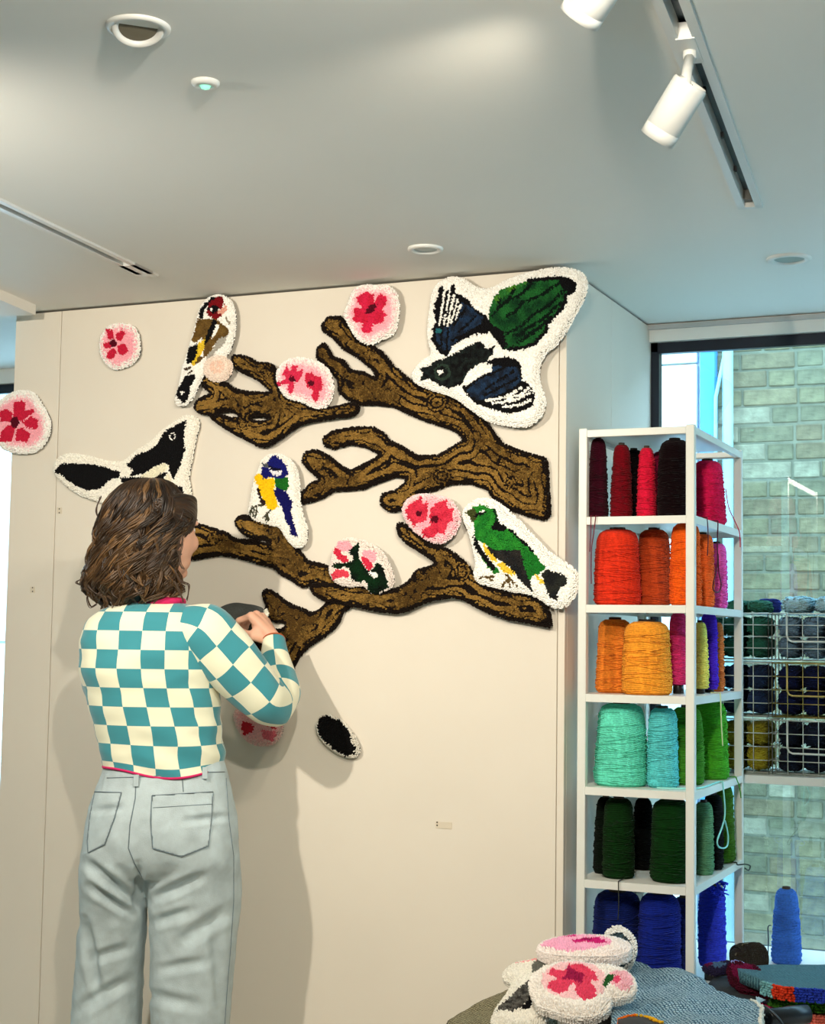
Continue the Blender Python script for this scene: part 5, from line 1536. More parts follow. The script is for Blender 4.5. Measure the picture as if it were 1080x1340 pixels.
for i, p in enumerate(co):
    x, y = pix(p)
    dv = 0.0
    if (V(nr_[i])).dot(_fh) < 0.3:
        for (x0, y0), (x1, y1), w_, dp in folds:
            L2 = (x1 - x0) ** 2 + (y1 - y0) ** 2
            t = ((x - x0) * (x1 - x0) + (y - y0) * (y1 - y0)) / L2
            tc = min(max(t, 0), 1)
            qx, qy = x0 + tc * (x1 - x0), y0 + tc * (y1 - y0)
            dd = math.hypot(x - qx, y - qy) / w_
            if dd < 3:
                s_ = math.sin(math.pi * min(max(t, 0.02), 0.98)) ** 0.5
                sg = (x - qx) * (y1 - y0) - (y - qy) * (x1 - x0)
                dv -= 1.3 * dp * s_ * math.exp(-dd * dd)
                if dd > 0.7: dv += 0.35 * dp * s_ * math.exp(-(dd - 1.5) ** 2 * 2)
    dv += 0.004 * noise.noise(V((p[0] * 12, p[1] * 12, p[2] * 9))) + 0.0018 * noise.noise(V((p[0] * 40, p[1] * 40, p[2] * 34)))
    disp_[i] = dv
co = co + nr_ * disp_[:, None]
jeans.data.vertices.foreach_set('co', co.ravel()); jeans.data.update()
bvh = BVHTree.FromPolygons([V(c) for c in co], [tuple(p.vertices) for p in jeans.data.polygons])
def onjeans(px, py, off=0.0):
    d = ray(px, py).normalized()
    h = bvh.ray_cast(CAM, d)
    if h[0] is None: return at(px, py, PZ - 0.1)
    return h[0] - d * off
def jpoly(pts, n):
    out = []
    for (x0, y0), (x1, y1) in zip(pts[:-1], pts[1:]):
        for k in range(n): out.append((x0 + (x1 - x0) * k / n, y0 + (y1 - y0) * k / n))
    return out + [pts[-1]]
stm = mat('seam_thread', (112, 128, 136), 0.9)
def stitch(pts, parent, name='seam', r=0.0011, off=0.001, n=10):
    return MB().tube([onjeans(x, y, off) for x, y in jpoly(pts, n)], r, 5).build(name, stm, parent, True)
def pocket(outl, name='back_pocket'):
    """patch pocket laid on the cloth"""
    xs = [p[0] for p in outl]; ys = [p[1] for p in outl]
    P = np.array(outl, float)
    gx = np.arange(min(xs), max(xs) + 1.5, 1.6); gy = np.arange(min(ys), max(ys) + 1.5, 1.6)
    idx = {}; vs = []; fs = []
    G = np.array([(x, y) for y in gy for x in gx]); ins = inpoly(G, P).reshape(len(gy), len(gx))
    for j in range(len(gy)):
        for i in range(len(gx)):
            if ins[j, i]:
                idx[(j, i)] = len(vs); vs.append(onjeans(gx[i], gy[j], 0.0035))
    for (j, i) in idx:
        q = [(j, i), (j + 1, i), (j + 1, i + 1), (j, i + 1)]
        if all(k in idx for k in q): fs.append(tuple(idx[k] for k in q))
    o = MB().add(vs, fs).build(name, jm, jeans, True)
    st = MB().tube([onjeans(x, y, 0.0030) for x, y in jpoly(outl + [outl[0]], 10)], 0.0013, 5).build('pocket_stitching', stm, o, True)
    return o
pr_ = pocket([(199, 1041), (279, 1036), (277, 1072), (273, 1107), (238, 1121), (200, 1110), (197, 1075)])
MB().tube([onjeans(x, y, 0.0045) for x, y in jpoly([(200, 1057), (278, 1052)], 12)], 0.0007, 5).build('pocket_stitching', stm, pr_, True)
pocket([(124, 1036), (159, 1037), (150, 1070), (137, 1105), (115, 1116), (114, 1100), (118, 1065)])
stitch([(178, 1022), (177, 1045), (170, 1080), (168, 1110), (176, 1130), (186, 1148)], jeans, 'seat_seam', 0.0014, 0.0008)
stitch([(238, 1012), (240, 1036)], jeans, 'dart_seam')
stitch([(296, 1018), (300, 1075), (306, 1120), (306, 1180), (302, 1240), (297, 1300), (294, 1345)], jeans, 'side_seam')
stitch([(140, 1018), (200, 1016), (250, 1011), (294, 1010)], jeans, 'waistband_seam')
for (x, y) in ((178, 1015), (268, 1005)):
    a_, b_ = onjeans(x, y - 1, 0.005), onjeans(x, y + 14, 0.005)
    MB().box((-0.006, -0.002, 0), (0.006, 0.003, (a_ - b_).length)).build('belt_loop', jm, jeans)
    lo_ = jeans.children[-1] if False else bpy.data.objects[[o.name for o in jeans.children if o.name.startswith('belt_loop')][-1]]
    lo_.matrix_parent_inverse = Matrix(); lo_.location = b_; lo_.rotation_euler = (0, 0, YAW)
# gathers of the waistband
for k in range(13):
    x = 200 + k * 5.2
    stitch([(x, 1003 - k * 0.35), (x + 1.5, 1014 - k * 0.45)], jeans, 'waist_gather', 0.0008, 0.0005, 3)
# shoes
for an, s_ in ((anL, -1), (anR, 1)):
    f0 = V((an.x, an.y, 0))
    S = MB()
    v_, f_, _ = loft([(f0 - _fh * 0.07 + UPV * 0.035, _rh * 0.030, UPV * 0.035), (f0 - _fh * 0.03 + UPV * 0.05, _rh * 0.040, UPV * 0.05), (f0 + _fh * 0.06 + UPV * 0.042, _rh * 0.044, UPV * 0.042), (f0 + _fh * 0.13 + UPV * 0.030, _rh * 0.044, UPV * 0.030), (f0 + _fh * 0.175 + UPV * 0.022, _rh * 0.026, UPV * 0.02)], 24, 20, 2.4)
    S.add(v_, f_).build('shoe', mat('white_trainer', (225, 222, 214), 0.6), person, True)

# ---- hair: a dark cap and wavy locks
hair_prof = [(627, 186, 212, 0.022), (633, 164, 229, 0.060), (645, 150, 240, 0.088), (662, 138, 249, 0.104), (685, 131, 252, 0.112), (710, 127, 239, 0.112), (735, 121, 233, 0.108), (760, 114, 237, 0.102), (778, 121, 236, 0.092), (792, 138, 216, 0.070)]
hr_ = [pring(y, a, b, PZ + 0.02, d, 0.0 if y < 640 else -0.004) for y, a, b, d in hair_prof]
HS = catmull([tuple(c) + tuple(a) + tuple(b_) for c, a, b_ in hr_], 60)
def hair_pt(t, ang, rad):
    """t 0..1 crown to ends, ang 90deg faces the camera"""
    i = min(max(t, 0), 1) * 59; i0 = min(int(i), 58); f = i - i0
    s_ = HS[i0] * (1 - f) + HS[i0 + 1] * f
    c, a, b_ = V(s_[0:3]), V(s_[3:6]), V(s_[6:9])
    return c + (a * math.cos(ang) + b_ * math.sin(ang)) * rad
hm = mat('brown_hair', attr='Col', rough=0.42, var=0.12, scale=120)
hairroot = MB()
vs = []; fs = []; n = 40; m_ = 34
a_lo, a_hi = math.radians(8), math.radians(232)      # opening of the face lies outside this arc
cap_ = MB()
for i in range(m_):
    t = i / (m_ - 1) * 0.96
    lo_a = math.radians(-90) if t < 0.20 else (math.radians(-48) if t < 0.36 else a_lo)
    hi_a = math.radians(270) if t < 0.20 else (math.radians(240) if t < 0.36 else a_hi)
    for k in range(n + 1):
        vs.append(hair_pt(t, lo_a + (hi_a - lo_a) * k / n, 0.90))
for i in range(m_ - 1):
    for k in range(n):
        fs.append((i * (n + 1) + k, i * (n + 1) + k + 1, (i + 1) * (n + 1) + k + 1, (i + 1) * (n + 1) + k))
vs.append(hair_pt(0, 0, 0)); tp = len(vs) - 1
for k in range(n): fs.append((k + 1, k, tp))
cap_.add(vs, fs, lin((26, 18, 12)))
hair = cap_.build('hair', hm, person, True)
rng = random.Random(5)
lk_ = MB()
CD, CM, CL = np.array(lin((28, 19, 12))), np.array(lin((60, 42, 26))), np.array(lin((116, 86, 52)))
NCL = 150
for cl_ in range(NCL):
    ang0 = math.radians(rng.uniform(12, 224))
    layer = rng.random()
    t0 = rng.uniform(0.0, 0.06) if cl_ < 80 else rng.uniform(0.10, 0.45)
    t1 = min(1.04, max(t0 + 0.28, rng.uniform(0.70, 1.05)))
    if ang0 < math.radians(40): t1 = min(t1, 0.93)
    amp = rng.uniform(0.7, 1.8); wl = rng.uniform(0.20, 0.36); ph = rng.uniform(0, 6.28)
    flick = rng.uniform(-0.05, 0.30) * (1.7 if ang0 > 2.5 else 1.0)
    q = rng.random() ** 1.3
    cbase = CD * (1 - q) + CM * q if rng.random() < 0.72 else CM * (1 - q) + CL * q
    spread = rng.uniform(0.05, 0.11)
    for s_ in range(11):
        da = rng.gauss(0, spread * 0.5); dr = rng.gauss(0, 0.018); dph = rng.gauss(0, 0.25); dt = rng.gauss(0, 0.02)
        frz = rng.uniform(0, 6.28)
        pts = []; rs = []
        npt = 24; w0 = rng.uniform(0.0012, 0.0024)
        for k in range(npt):
            f = k / (npt - 1); t = max(0.0, t0 + dt) + (t1 + dt - max(0.0, t0 + dt)) * f
            g = min(1, max(0, (t - 0.18) / 0.35))
            th_ = 2 * math.pi * t / wl + ph + dph
            a2 = ang0 + da * (0.35 + 0.65 * abs(math.cos(math.pi * t / wl + ph))) * (0.4 + 0.6 * min(1, t * 4)) + 0.14 * amp * g * math.sin(th_) + 0.012 * math.sin(t * 40 + frz)
            rad = 0.925 + 0.075 * layer + dr + g * 0.075 * amp * math.cos(th_) + flick * max(0, t - 0.72) * 1.4
            pts.append(hair_pt(t, a2, rad) - V((0, 0, max(0, t - 1.0) * 0.25)))
            rs.append(w0 * (1 - 0.7 * max(0, (f - 0.75) / 0.25)))
        base = cbase * rng.uniform(0.75, 1.25)
        b0 = len(lk_.v)
        lk_.tube(pts, rs, 4, tuple(base), cap=False)
        tipc = base * 0.45 + CL * 0.55
        for k in range(npt):
            f = max(0, (k / npt - 0.40) / 0.60) * (0.4 + 0.6 * layer)
            for j in range(4): lk_.c[b0 + k * 4 + j] = tuple(base * (1 - f) + tipc * f)
o = lk_.build('hair_locks', hm, hair, True); o['kind'] = 'stuff'
# loose ringlets in the lower half
rl = MB()
for s_ in range(110):
    ang0 = math.radians(rng.uniform(18, 222)); t0 = rng.uniform(0.30, 0.62); t1 = min(1.06, t0 + rng.uniform(0.28, 0.5))
    turns = rng.uniform(1.0, 2.4); R0 = rng.uniform(0.006, 0.014); ph = rng.uniform(0, 6.28); sg = rng.choice((-1, 1))
    q = rng.random(); cb = CM * (1 - q) + CL * q if rng.random() < 0.6 else CD * (1 - q) + CM * q
    for j in range(5):
        pts = []; npt = 30; dph = rng.gauss(0, 0.22); dr = rng.gauss(0, 0.0022)
        for k in range(npt):
            f = k / (npt - 1); t = t0 + (t1 - t0) * f
            c_ = hair_pt(t, ang0, 0.985 + 0.05 * f); o_ = (c_ - hair_pt(t, ang0, 0.5)).normalized(); tg = o_.cross(UPV).normalized()
            R1 = (R0 + dr) * min(1, f * 2.5)
            pts.append(c_ + o_ * (R1 * math.cos(sg * turns * 6.28 * f + ph + dph)) * 0.7 + tg * (R1 * math.sin(sg * turns * 6.28 * f + ph + dph)) - UPV * max(0, t - 1) * 0.2)
        rl.tube(pts, [0.0017 * (1 - 0.6 * max(0, (k / npt - 0.7) / 0.3)) for k in range(npt)], 4, tuple(cb * rng.uniform(0.8, 1.2)), cap=False)
o = rl.build('ringlets', hm, hair, True); o['kind'] = 'stuff'
# smooth side hair drawn back from the temple
sd = MB()
for s_ in range(90):
    v0 = rng.uniform(0, 1)
    a_ = H(0.066 - 0.10 * v0 * 0.3, 0.055 + 0.012 * math.sin(v0 * 3), 0.072 - 0.088 * v0) + UPV * rng.uniform(-0.004, 0.004)
    b_ = hair_pt(0.30 + 0.10 * v0, math.radians(62 + rng.uniform(-10, 10)), 0.99)
    mid = (a_ + b_) / 2; out = mid - Hc; out.z *= 0.6
    mid = mid + out.normalized() * 0.022
    P = catmull([tuple(a_), tuple(a_.lerp(mid, 0.55) + out.normalized() * 0.006), tuple(mid), tuple(mid.lerp(b_, 0.6) + out.normalized() * 0.003), tuple(b_)], 14)
    q = rng.random(); cc = CD * (1 - q) + CM * q
    sd.tube(P, [0.0036 + 0.001 * math.sin(k) for k in range(14)], 5, tuple(cc))
o = sd.build('side_hair', hm, hair, True); o['kind'] = 'stuff'
# a few curls in front of the ear and fly-aways
fl = MB()
for x0, y0, pts in ((0, 0, [(239, 700), (238, 712), (235, 724), (236, 736), (240, 745)]), (0, 0, [(236, 704), (233, 720), (236, 732), (232, 742)]), (0, 0, [(228, 745), (236, 760), (246, 765), (247, 774), (245, 785)]),
                    (0, 0, [(228, 760), (234, 772), (238, 782), (240, 788)]), (0, 0, [(126, 735), (113, 735), (116, 748), (122, 752)]), (0, 0, [(128, 762), (108, 758), (100, 763), (112, 768)]), (0, 0, [(124, 772), (114, 780), (118, 794), (126, 790)]), (0, 0, [(132, 650), (126, 668), (130, 684), (124, 700)])):
    for j in range(4):
        P = catmull([tuple(at(x + rng.uniform(-1.5, 1.5), y + rng.uniform(-1.5, 1.5), PZ - 0.055 if x > 200 else PZ)) for x, y in pts], 18)
        fl.tube(P, 0.0010, 4, tuple(CM))
o = fl.build('stray_curls', hm, hair, True); o['kind'] = 'stuff'

# ------------------------------------------------------------------ low table with the heap of finished rugs
TX0, TX1, TY0, TY1 = -1.30, 0.1, 2.75, 3.645
tb = thing('low_table', 'low white table under the heap of finished rugs', 'table', ((TX0 + TX1) / 2, (TY0 + TY1) / 2, 0))
MB().box((TX0, TY0, BZ - 0.03), (TX1, TY1, BZ), 0.003).build('tabletop', M_WHITE, tb)
for x in (TX0 + 0.03, TX1 - 0.07):
    for y in (TY0 + 0.03, TY1 - 0.07):
        MB().box((x, y, 0), (x + 0.04, y + 0.04, BZ - 0.03), 0.002).build('leg', M_WHITE, tb)


def weave(name, c1, c2, scale, rot):
    """tufting cloth seen from the back: rows of light loops on a darker ground"""
    if name in _mats: return _mats[name]
    m = bpy.data.materials.new(name); m.use_nodes = True
    N = m.node_tree.nodes; L = m.node_tree.links; b = N['Principled BSDF']; b.inputs['Roughness'].default_value = 0.95
    tc = N.new('ShaderNodeTexCoord'); mp = N.new('ShaderNodeMapping'); mp.inputs['Rotation'].default_value = (0, 0, rot)
    L.new(tc.outputs['Object'], mp.inputs[0])
    wv = N.new('ShaderNodeTexWave'); wv.inputs['Scale'].default_value = scale; wv.inputs['Distortion'].default_value = 1.5; wv.inputs['Detail'].default_value = 2; wv.inputs['Detail Scale'].default_value = 3
    L.new(mp.outputs[0], wv.inputs['Vector'])
    w2 = N.new('ShaderNodeTexWave'); w2.bands_direction = 'Y'; w2.inputs['Scale'].default_value = scale * 0.9; w2.inputs['Distortion'].default_value = 4.0; w2.inputs['Detail Scale'].default_value = 4
    L.new(mp.outputs[0], w2.inputs['Vector'])
    mu = N.new('ShaderNodeMath'); mu.operation = 'MULTIPLY'; L.new(wv.outputs['Fac'], mu.inputs[0]); L.new(w2.outputs['Fac'], mu.inputs[1])
    cr = N.new('ShaderNodeValToRGB'); cr.color_ramp.elements[0].color = (*lin(c1), 1); cr.color_ramp.elements[1].color = (*lin(c2), 1)
    cr.color_ramp.elements[0].position = 0.05; cr.color_ramp.elements[1].position = 0.55
    L.new(mu.outputs[0], cr.inputs[0]); L.new(cr.outputs[0], b.inputs['Base Color'])
    bp = N.new('ShaderNodeBump'); bp.inputs['Strength'].default_value = 0.8; bp.inputs['Distance'].default_value = 0.004
    L.new(mu.outputs[0], bp.inputs['Height']); L.new(bp.outputs[0], b.inputs['Normal'])
    _mats[name] = m
    return m


def sheet(name, label, frame, poly, z0, thick, m, group=None, wav=0.006, slope=None, res=0.008, fringe=None, seed=0.0):
    """a limp rug lying backing side up: a draped slab on the heap"""
    ox, oy, s = frame
    zf_ = (lambda x, y: z0 + (slope(x, y) if slope else 0.0))
    T = np.array([tuple(onz(ox + x / s, oy + y / s, z0))[:2] for x, y in smoothpoly(poly, 1)])
    lo, hi = T.min(0), T.max(0)
    root = thing(name, label, 'rug', ((lo[0] + hi[0]) / 2, (lo[1] + hi[1]) / 2, z0 - thick), group)
    bm = bmesh.new()
    vs = [bm.verts.new((p[0], p[1], 0)) for p in T]
    f = bm.faces.new(vs)
    bmesh.ops.triangulate(bm, faces=[f])
    for _ in range(6):
        le = [e for e in bm.edges if e.calc_length() > res * 2.2]
        if not le: break
        bmesh.ops.subdivide_edges(bm, edges=le, cuts=1)
        bmesh.ops.triangulate(bm, faces=bm.faces)
    for v in bm.verts:
        v.co.z = zf_(v.co.x, v.co.y) + wav * noise.noise(V((v.co.x * 9, v.co.y * 9, seed))) + 0.35 * wav * noise.noise(V((v.co.x * 28, v.co.y * 28, seed)))
    g = bmesh.ops.extrude_face_region(bm, geom=list(bm.faces))
    for e in g['geom']:
        if isinstance(e, bmesh.types.BMVert): e.co.z -= thick
    bmesh.ops.recalc_face_normals(bm, faces=bm.faces)
    me = bpy.data.meshes.new('backing'); bm.to_mesh(me); bm.free()
    me.polygons.foreach_set('use_smooth', [True] * len(me.polygons))
    link('backing', me, m, root)
    # pile showing along stretches of the edge
    for nm, col, (a, b_), rows, hgt in (fringe or ()):
        pl = [onz(ox + x / s, oy + y / s, z0) for x, y in jpoly(list(zip(a, b_)), 1)]
        pts = []
        for p, q in zip(pl[:-1], pl[1:]):
            k = max(2, int((q - p).length / 0.0035))
            for t in range(k): pts.append(p.lerp(q, t / k))
        B = []; Nn = []; 
        for p in pts:
            for r_ in range(rows):
                f_ = (r_ + 0.5) / rows
                zz = zf_(p.x, p.y) - thick * f_
                B.append((p.x + RNG.normal(0, 0.0012), p.y + RNG.normal(0, 0.0012), zz)); Nn.append(tuple((-_fh * 0.9 + V((RNG.normal(0, 0.15), 0, 0.35 - 0.6 * f_))).normalized()))
        B = np.array(B); Nn = np.array(Nn)
        k = len(B)
        tu = np.cross(Nn, np.array([0, 0, 1.0])); tv = np.cross(Nn, tu)
        cc = np.tile(lin(col), (k, 1)) * RNG.uniform(0.85, 1.1, (k, 1))
        v_, t_, c_ = tufts(B, Nn, tu, tv, np.full(k, 0.003), RNG.uniform(0.8, 1.2, k) * hgt, cc)
        trimesh(nm, v_, t_, c_, M_TUFT, root)
    return root


FQ = (740, 1190, 3.176)
# dark base cloths of the heap
sheet('dark_rug', 'dark charcoal rug spread at the bottom of the heap', FQ, [(10, 480), (20, 400), (60, 345), (300, 335), (575, 335), (602, 300), (640, 264), (700, 264), (790, 350), (800, 420), (790, 640), (300, 700), (10, 640)], BZ + 0.052, 0.050, mat('charcoal_cloth', (40, 44, 48), 0.95, var=0.2, scale=40, bump=0.4, bscale=200), wav=0.003, seed=3)
sheet('olive_rug', 'olive canvas-backed rug jutting from the heap towards the wall', (560, 1140, 2.077), [(52, 415), (60, 398), (125, 365), (240, 312), (330, 300), (360, 360), (330, 470), (60, 470)], BZ + 0.052, 0.044, weave('olive_weave', (98, 92, 66), (186, 178, 142), 42, 0.6), seed=5,
      fringe=[('dark_pile', (30, 28, 24), ((52, 60, 125, 240), (415, 398, 365, 312)), 3, 0.006)])
sheet('blue_weave_rug', 'large blue-grey woven rug lying backing side up', FQ, [(175, 300), (255, 240), (300, 218), (380, 250), (470, 245), (560, 285), (640, 335), (700, 362), (780, 372), (812, 402), (806, 520), (700, 640), (150, 640), (200, 476)], BZ + 0.098, 0.030,
      weave('blue_weave', (50, 92, 112), (206, 230, 236), 46, 0.95), wav=0.014, seed=7,
      fringe=[('white_pile', (226, 226, 214), ((780, 812, 806), (372, 402, 476)), 4, 0.014), ('grey_pile', (60, 84, 96), ((255, 300, 380, 470, 560, 640, 700), (240, 218, 250, 245, 285, 335, 362)), 2, 0.006)])
sheet('orange_rug', 'small orange and yellow tufted rug edge under the blue-grey one', FQ, [(215, 470), (230, 445), (300, 436), (380, 455), (420, 476), (400, 560), (230, 560)], BZ + 0.130, 0.016, mat('dark_cloth', (60, 56, 52), 0.95), seed=9,
      fringe=[('orange_pile', (224, 104, 24), ((225, 260, 300), (452, 440, 437)), 5, 0.014), ('yellow_pile', (236, 180, 40), ((300, 345, 400), (437, 447, 468)), 5, 0.014)])
# folded rugs by the window
sheet('pink_rug', 'rose-pink rug with a salmon end at the bottom of the folded stack', FQ, [(810, 380), (900, 360), (1300, 380), (1500, 400), (1500, 470), (1090, 440), (1000, 436), (880, 425), (815, 405)], BZ + 0.032, 0.030, mat('rose_cloth', (150, 40, 70), 0.95), seed=11, wav=0.003,
      fringe=[('rose_pile', (214, 54, 104), ((812, 880, 960, 1015), (392, 420, 434, 437)), 6, 0.014), ('salmon_pile', (236, 124, 104), ((1015, 1090, 1300, 1500), (437, 440, 452, 470)), 6, 0.014)])
sheet('green_edged_rug', 'folded rug showing a grass green pile edge', FQ, [(830, 330), (900, 318), (1300, 320), (1500, 340), (1500, 420), (1080, 378), (960, 372), (880, 362), (840, 350)], BZ + 0.066, 0.024, mat('slate_cloth', (70, 92, 100), 0.95), seed=13, wav=0.003,
      fringe=[('green_pile', (66, 126, 34), ((845, 880, 960, 1080, 1500), (348, 362, 372, 378, 420)), 5, 0.013)])
sheet('teal_rug', 'folded teal-backed rug with orange and blue pile edge on the stack', FQ, [(700, 250), (760, 236), (860, 226), (1000, 228), (1300, 236), (1500, 250), (1500, 390), (1080, 334), (960, 326), (900, 322), (860, 312), (800, 290)], BZ + 0.100, 0.026,
      weave('teal_weave', (38, 84, 98), (104, 158, 166), 60, 0.3), seed=15, wav=0.004,
      fringe=[('aqua_pile', (120, 178, 182), ((815, 860), (298, 312)), 6, 0.012), ('red_orange_pile', (214, 62, 34), ((860, 900, 955), (312, 322, 326)), 6, 0.014), ('blue_pile', (40, 62, 170), ((955, 1080, 1500), (326, 334, 390)), 6, 0.013), ('coral_pile', (206, 96, 96), ((860, 1000, 1080), (226, 228, 231)), 2, 0.006)])
MR = Plane(at(985, 1285, 3.64), V((-0.15, -0.55, 0.85)), up=V((0, 1, 0)))
MR.u = _rh.copy(); MR.v = MR.n.cross(MR.u).normalized(); MR.u = MR.v.cross(MR.n).normalized()
rug('maroon_rug', 'crumpled dark maroon rug draped over the folded stack', 'rug', None, FQ,
    [(688, 262), (700, 240), (745, 234), (800, 262), (826, 300), (850, 345), (905, 372), (900, 392), (820, 372), (760, 352), (700, 320), (690, 290)],
    [R_('plum_patch', (110, 18, 60), [(700, 262), (760, 250), (800, 290), (760, 320), (720, 300)]), Ln('lilac_edge', (150, 160, 220), [(700, 242), (745, 236)], 8), Ln('lilac_edge', (190, 150, 150), [(826, 330), (860, 352), (900, 380)], 5)],
    'maroon_pile', (66, 10, 30), plane=MR, pile=0.020, back=0.006, side=2, sp=0.0037, seed=50, droop=lambda p: (0, 0, 0.012 * noise.noise(p * 24)))
VR = Plane(at(935, 1272, 3.79), V((0.0, -0.35, 0.93)), up=V((0, 1, 0)))
VR.u = _rh.copy(); VR.v = VR.n.cross(VR.u).normalized(); VR.u = VR.v.cross(VR.n).normalized()
rug('violet_rug', 'small dark violet and slate scrap of rug between the post and the yarn ball', 'rug', None, FQ,
    [(572, 262), (600, 244), (660, 240), (700, 250), (700, 275), (640, 280), (590, 278)],
    [R_('slate_patch', (70, 100, 130), ell(640, 258, 30, 10)), R_('plum_patch', (90, 20, 60), ell(600, 258, 16, 8))], 'violet_pile', (40, 34, 62), plane=VR, pile=0.014, back=0.006, side=1, sp=0.0037, seed=52, droop=lambda p: (0, 0, 0.010 * noise.noise(p * 30)))

# tufted pieces on top
FR = (620, 1200, 4.5)
pc = onz(765, 1262, 0.60)
PKL = (250, 214, 214)
HP = Plane(onz(765, 1256, 0.592), V((0.02, -0.16, 1)), up=V((0, 1, 0)))
HP.u = V((1, 0, 0)); HP.v = HP.n.cross(HP.u).normalized(); HP.u = HP.v.cross(HP.n).normalized()
rug('cushiony_rug', 'thick white and magenta blossom rug lying flat on top of the heap', 'rug', 'blossom rugs on the heap', FR,
    [(388, 240), (440, 202), (560, 176), (700, 172), (840, 186), (905, 220), (908, 258), (850, 284), (700, 292), (520, 284), (420, 270)],
    [R_('pink_patch', (246, 178, 206), ell(620, 228, 200, 42)), R_('petals', (212, 40, 128), [(520, 190), (600, 178), (610, 192), (560, 202)]), R_('petals', (204, 34, 116), [(580, 220), (650, 204), (740, 204), (800, 232), (720, 238), (660, 226), (600, 238)]), R_('petals', (150, 20, 84), ell(668, 212, 40, 6))],
    'white_pile', (246, 236, 230), plane=HP, pile=0.030, back=0.006, side=7, sp=0.0037, seed=40)
FP2 = Plane(at(762, 1300, 3.27), V((0.06, -0.40, 0.91)), up=V((0, 1, 0)))
FP2.u = _rh.copy(); FP2.v = FP2.n.cross(FP2.u).normalized(); FP2.u = FP2.v.cross(FP2.n).normalized()
rug('cushiony_rug', 'thick white blossom rug with coral petals and a green leaf leaning on the heap', 'rug', 'blossom rugs on the heap', FR,
    [(345, 430), (380, 380), (450, 340), (560, 315), (640, 320), (700, 340), (740, 335), (820, 340), (890, 370), (945, 430), (935, 490), (880, 510), (830, 520), (790, 512), (795, 560), (770, 600), (690, 632), (560, 622), (460, 585), (400, 572), (380, 520), (355, 480)],
    [R_('pink_patch', (248, 206, 208), ell(600, 440, 190, 110)), R_('pink_patch', (246, 190, 200), ell(860, 430, 60, 50)),
     R_('petals', (226, 72, 104), [(440, 400), (470, 370), (540, 380), (560, 350), (620, 345), (680, 370), (720, 390), (735, 440), (680, 445), (720, 480), (730, 540), (660, 560), (610, 520), (600, 460), (570, 470), (560, 500), (510, 520), (445, 490), (450, 450), (500, 430)]),
     R_('flower_centre', (160, 30, 76), [(560, 350), (610, 390), (660, 400), (640, 460), (600, 440), (520, 430), (550, 400)]), R_('leaf', (40, 92, 44), [(762, 462), (800, 400), (836, 404), (820, 442), (780, 482)]), R_('petals', (226, 84, 120), ell(848, 432, 18, 24))],
    'white_pile', (246, 240, 232), plane=FP2, pile=0.026, back=0.006, side=5, sp=0.0037, seed=42)
MP2 = Plane(at(690, 1310, 3.355), V((-0.04, -0.25, 0.97)), up=V((0, 1, 0)))
MP2.u = _rh.copy(); MP2.v = MP2.n.cross(MP2.u).normalized(); MP2.u = MP2.v.cross(MP2.n).normalized()
rug('cushiony_rug', 'white rug with a grey and black feathered wing lying under the blossom rugs', 'rug', None, FR,
    [(110, 690), (140, 590), (200, 510), (255, 425), (188, 402), (195, 350), (270, 308), (380, 290), (520, 300), (540, 380), (430, 520), (430, 690)],
    [R_('grey_wing', (104, 102, 96), [(155, 600), (230, 520), (330, 430), (375, 440), (360, 500), (290, 590), (240, 615)], c2=(50, 48, 46), ns=90), R_('black_patch', BLK, [(360, 480), (375, 540), (330, 600), (280, 610), (330, 540)]), R_('grey_head', (104, 106, 98), [(350, 330), (400, 295), (450, 315), (400, 365), (348, 385)]), R_('black_head', BLK, [(430, 290), (520, 310), (470, 340), (440, 330)]), R_('eye', WH, ell(455, 316, 9)), Ln('pink_edge', (240, 160, 160), [(270, 325), (370, 305)], 7)],
    'white_pile', (236, 232, 220), plane=MP2, pile=0.020, back=0.006, side=3, sp=0.0037, seed=44)
CP2 = Plane(at(812, 1238, 3.62), V((-0.1, -1, 0.25)))
rug('curled_rug', 'upturned small rug showing its dark backing ringed with white pile', 'rug', None, FR,
    [(752, 190), (790, 90), (845, 52), (900, 72), (948, 115), (968, 185), (942, 280), (905, 330), (850, 340), (780, 280)],
    [R_('dark_backing', (52, 70, 80), [(772, 200), (815, 112), (850, 88), (895, 100), (932, 140), (945, 200), (925, 270), (890, 310), (800, 280)], h=0.35, c2=(70, 90, 98))], 'white_pile', (240, 240, 236), plane=CP2, pile=0.010, back=0.008, side=1, sp=0.0037, seed=46)

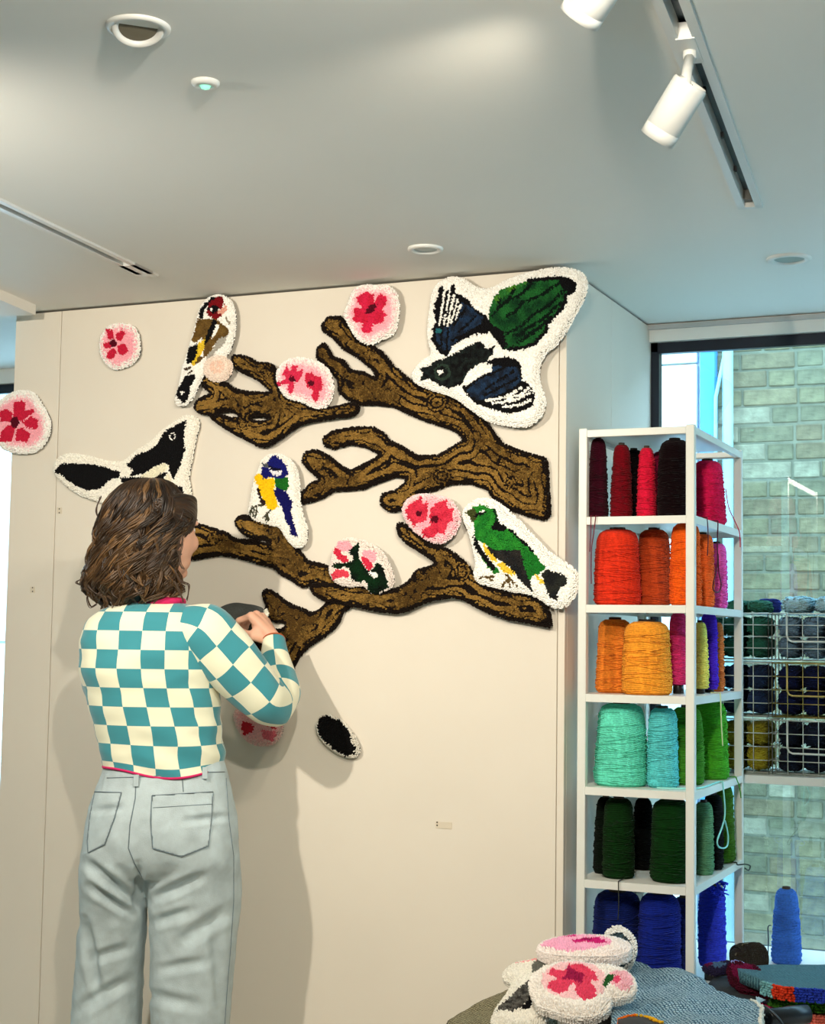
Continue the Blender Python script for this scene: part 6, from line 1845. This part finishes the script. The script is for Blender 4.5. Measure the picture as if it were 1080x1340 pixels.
# ball of brown yarn
bc = onz(977, 1262, BZ)
c1 = V((bc.x, bc.y, BZ)) ; bd = (c1 - CAM).dot(_fw)
rb = 0.036
br = thing('yarn_ball', 'short barrel-shaped ball of brown-black yarn lying on the window bench', 'yarn ball', c1)
axb = (_rh * 0.92 + _fh * 0.40).normalized()
bcx = at(980, 1245, 4.11) ; bcx.z = BZ + rb + 0.001
bmt = yarnmat((58, 52, 44))
MB().lathe([(max(0.002, rb * (1 - abs(t) ** 3.2) ** 0.5), t * 0.052) for t in np.linspace(-1, 1, 18)], bcx, 28, axis=axb).build('wound_yarn', bmt, br, True)
uu = axb.cross(V((0, 0, 1))).normalized(); vv_ = axb.cross(uu)
for k, tpos in enumerate((-0.030, -0.016, 0.0, 0.014, 0.027, 0.038)):
    rr = rb * (1 - abs(tpos / 0.052) ** 3.2) ** 0.5 + 0.0005
    for j in range(4):
        off = tpos + (j - 1.5) * 0.0034
        pts = [bcx + axb * (off + 0.003 * math.sin(a_ + k)) + (uu * math.cos(a_) + vv_ * math.sin(a_)) * (rr + 0.0012 * (j % 2)) for a_ in np.linspace(0, 6.283, 25)[:-1]]
        MB().tube(pts, 0.0022, 5, closed=True).build('yarn_wrap', bmt, br, True)
MB().tube([bcx - axb * 0.045 + UPV * 0.012 - _fh * 0.012, bcx - axb * 0.02 + UPV * 0.036 - _fh * 0.006, bcx + axb * 0.0 + UPV * 0.039], 0.0022, 6).build('loose_end', mat('tan_strand', (120, 108, 84), 0.8), br, True)
MB().tube(catmull([tuple(bcx - axb * 0.045 - UPV * 0.030), tuple(onz(944, 1266, BZ + 0.002)), tuple(onz(932, 1268, BZ + 0.002))], 12), 0.0016, 5).build('loose_end', bmt, br, True)
# black tool handle and its lead
t0, t1 = at(1004, 1332, 3.36), at(1056, 1326, 3.40)
t0.z = max(t0.z, BZ + 0.024); t1.z = t0.z
hd = thing('tool_handle', 'short black cylindrical tool handle lying at the table edge', 'tool', ((t0.x + t1.x) / 2, (t0.y + t1.y) / 2, BZ))
MB().lathe([(0.016, 0), (0.019, 0.004), (0.019, 0.05), (0.0205, 0.055), (0.0205, (t1 - t0).length), (0.017, (t1 - t0).length + 0.002), (0.016, (t1 - t0).length - 0.012), (0.002, (t1 - t0).length - 0.013)], t0, 24, axis=(t1 - t0)).build('grip', mat('black_plastic', (20, 24, 28), 0.35), hd, True)
MB().tube(catmull([tuple(t0 + _rh * 0.004), tuple(t0 - _rh * 0.010 + UPV * 0.012 - _fh * 0.01), tuple(t0 - _rh * 0.012 + UPV * 0.030 - _fh * 0.03), tuple(t0 + _rh * 0.012 + UPV * 0.012 - _fh * 0.05), tuple(t0 + _rh * 0.03 - UPV * 0.018 - _fh * 0.06)], 20), 0.003, 6).build('lead', mat('black_plastic', None), hd, True)
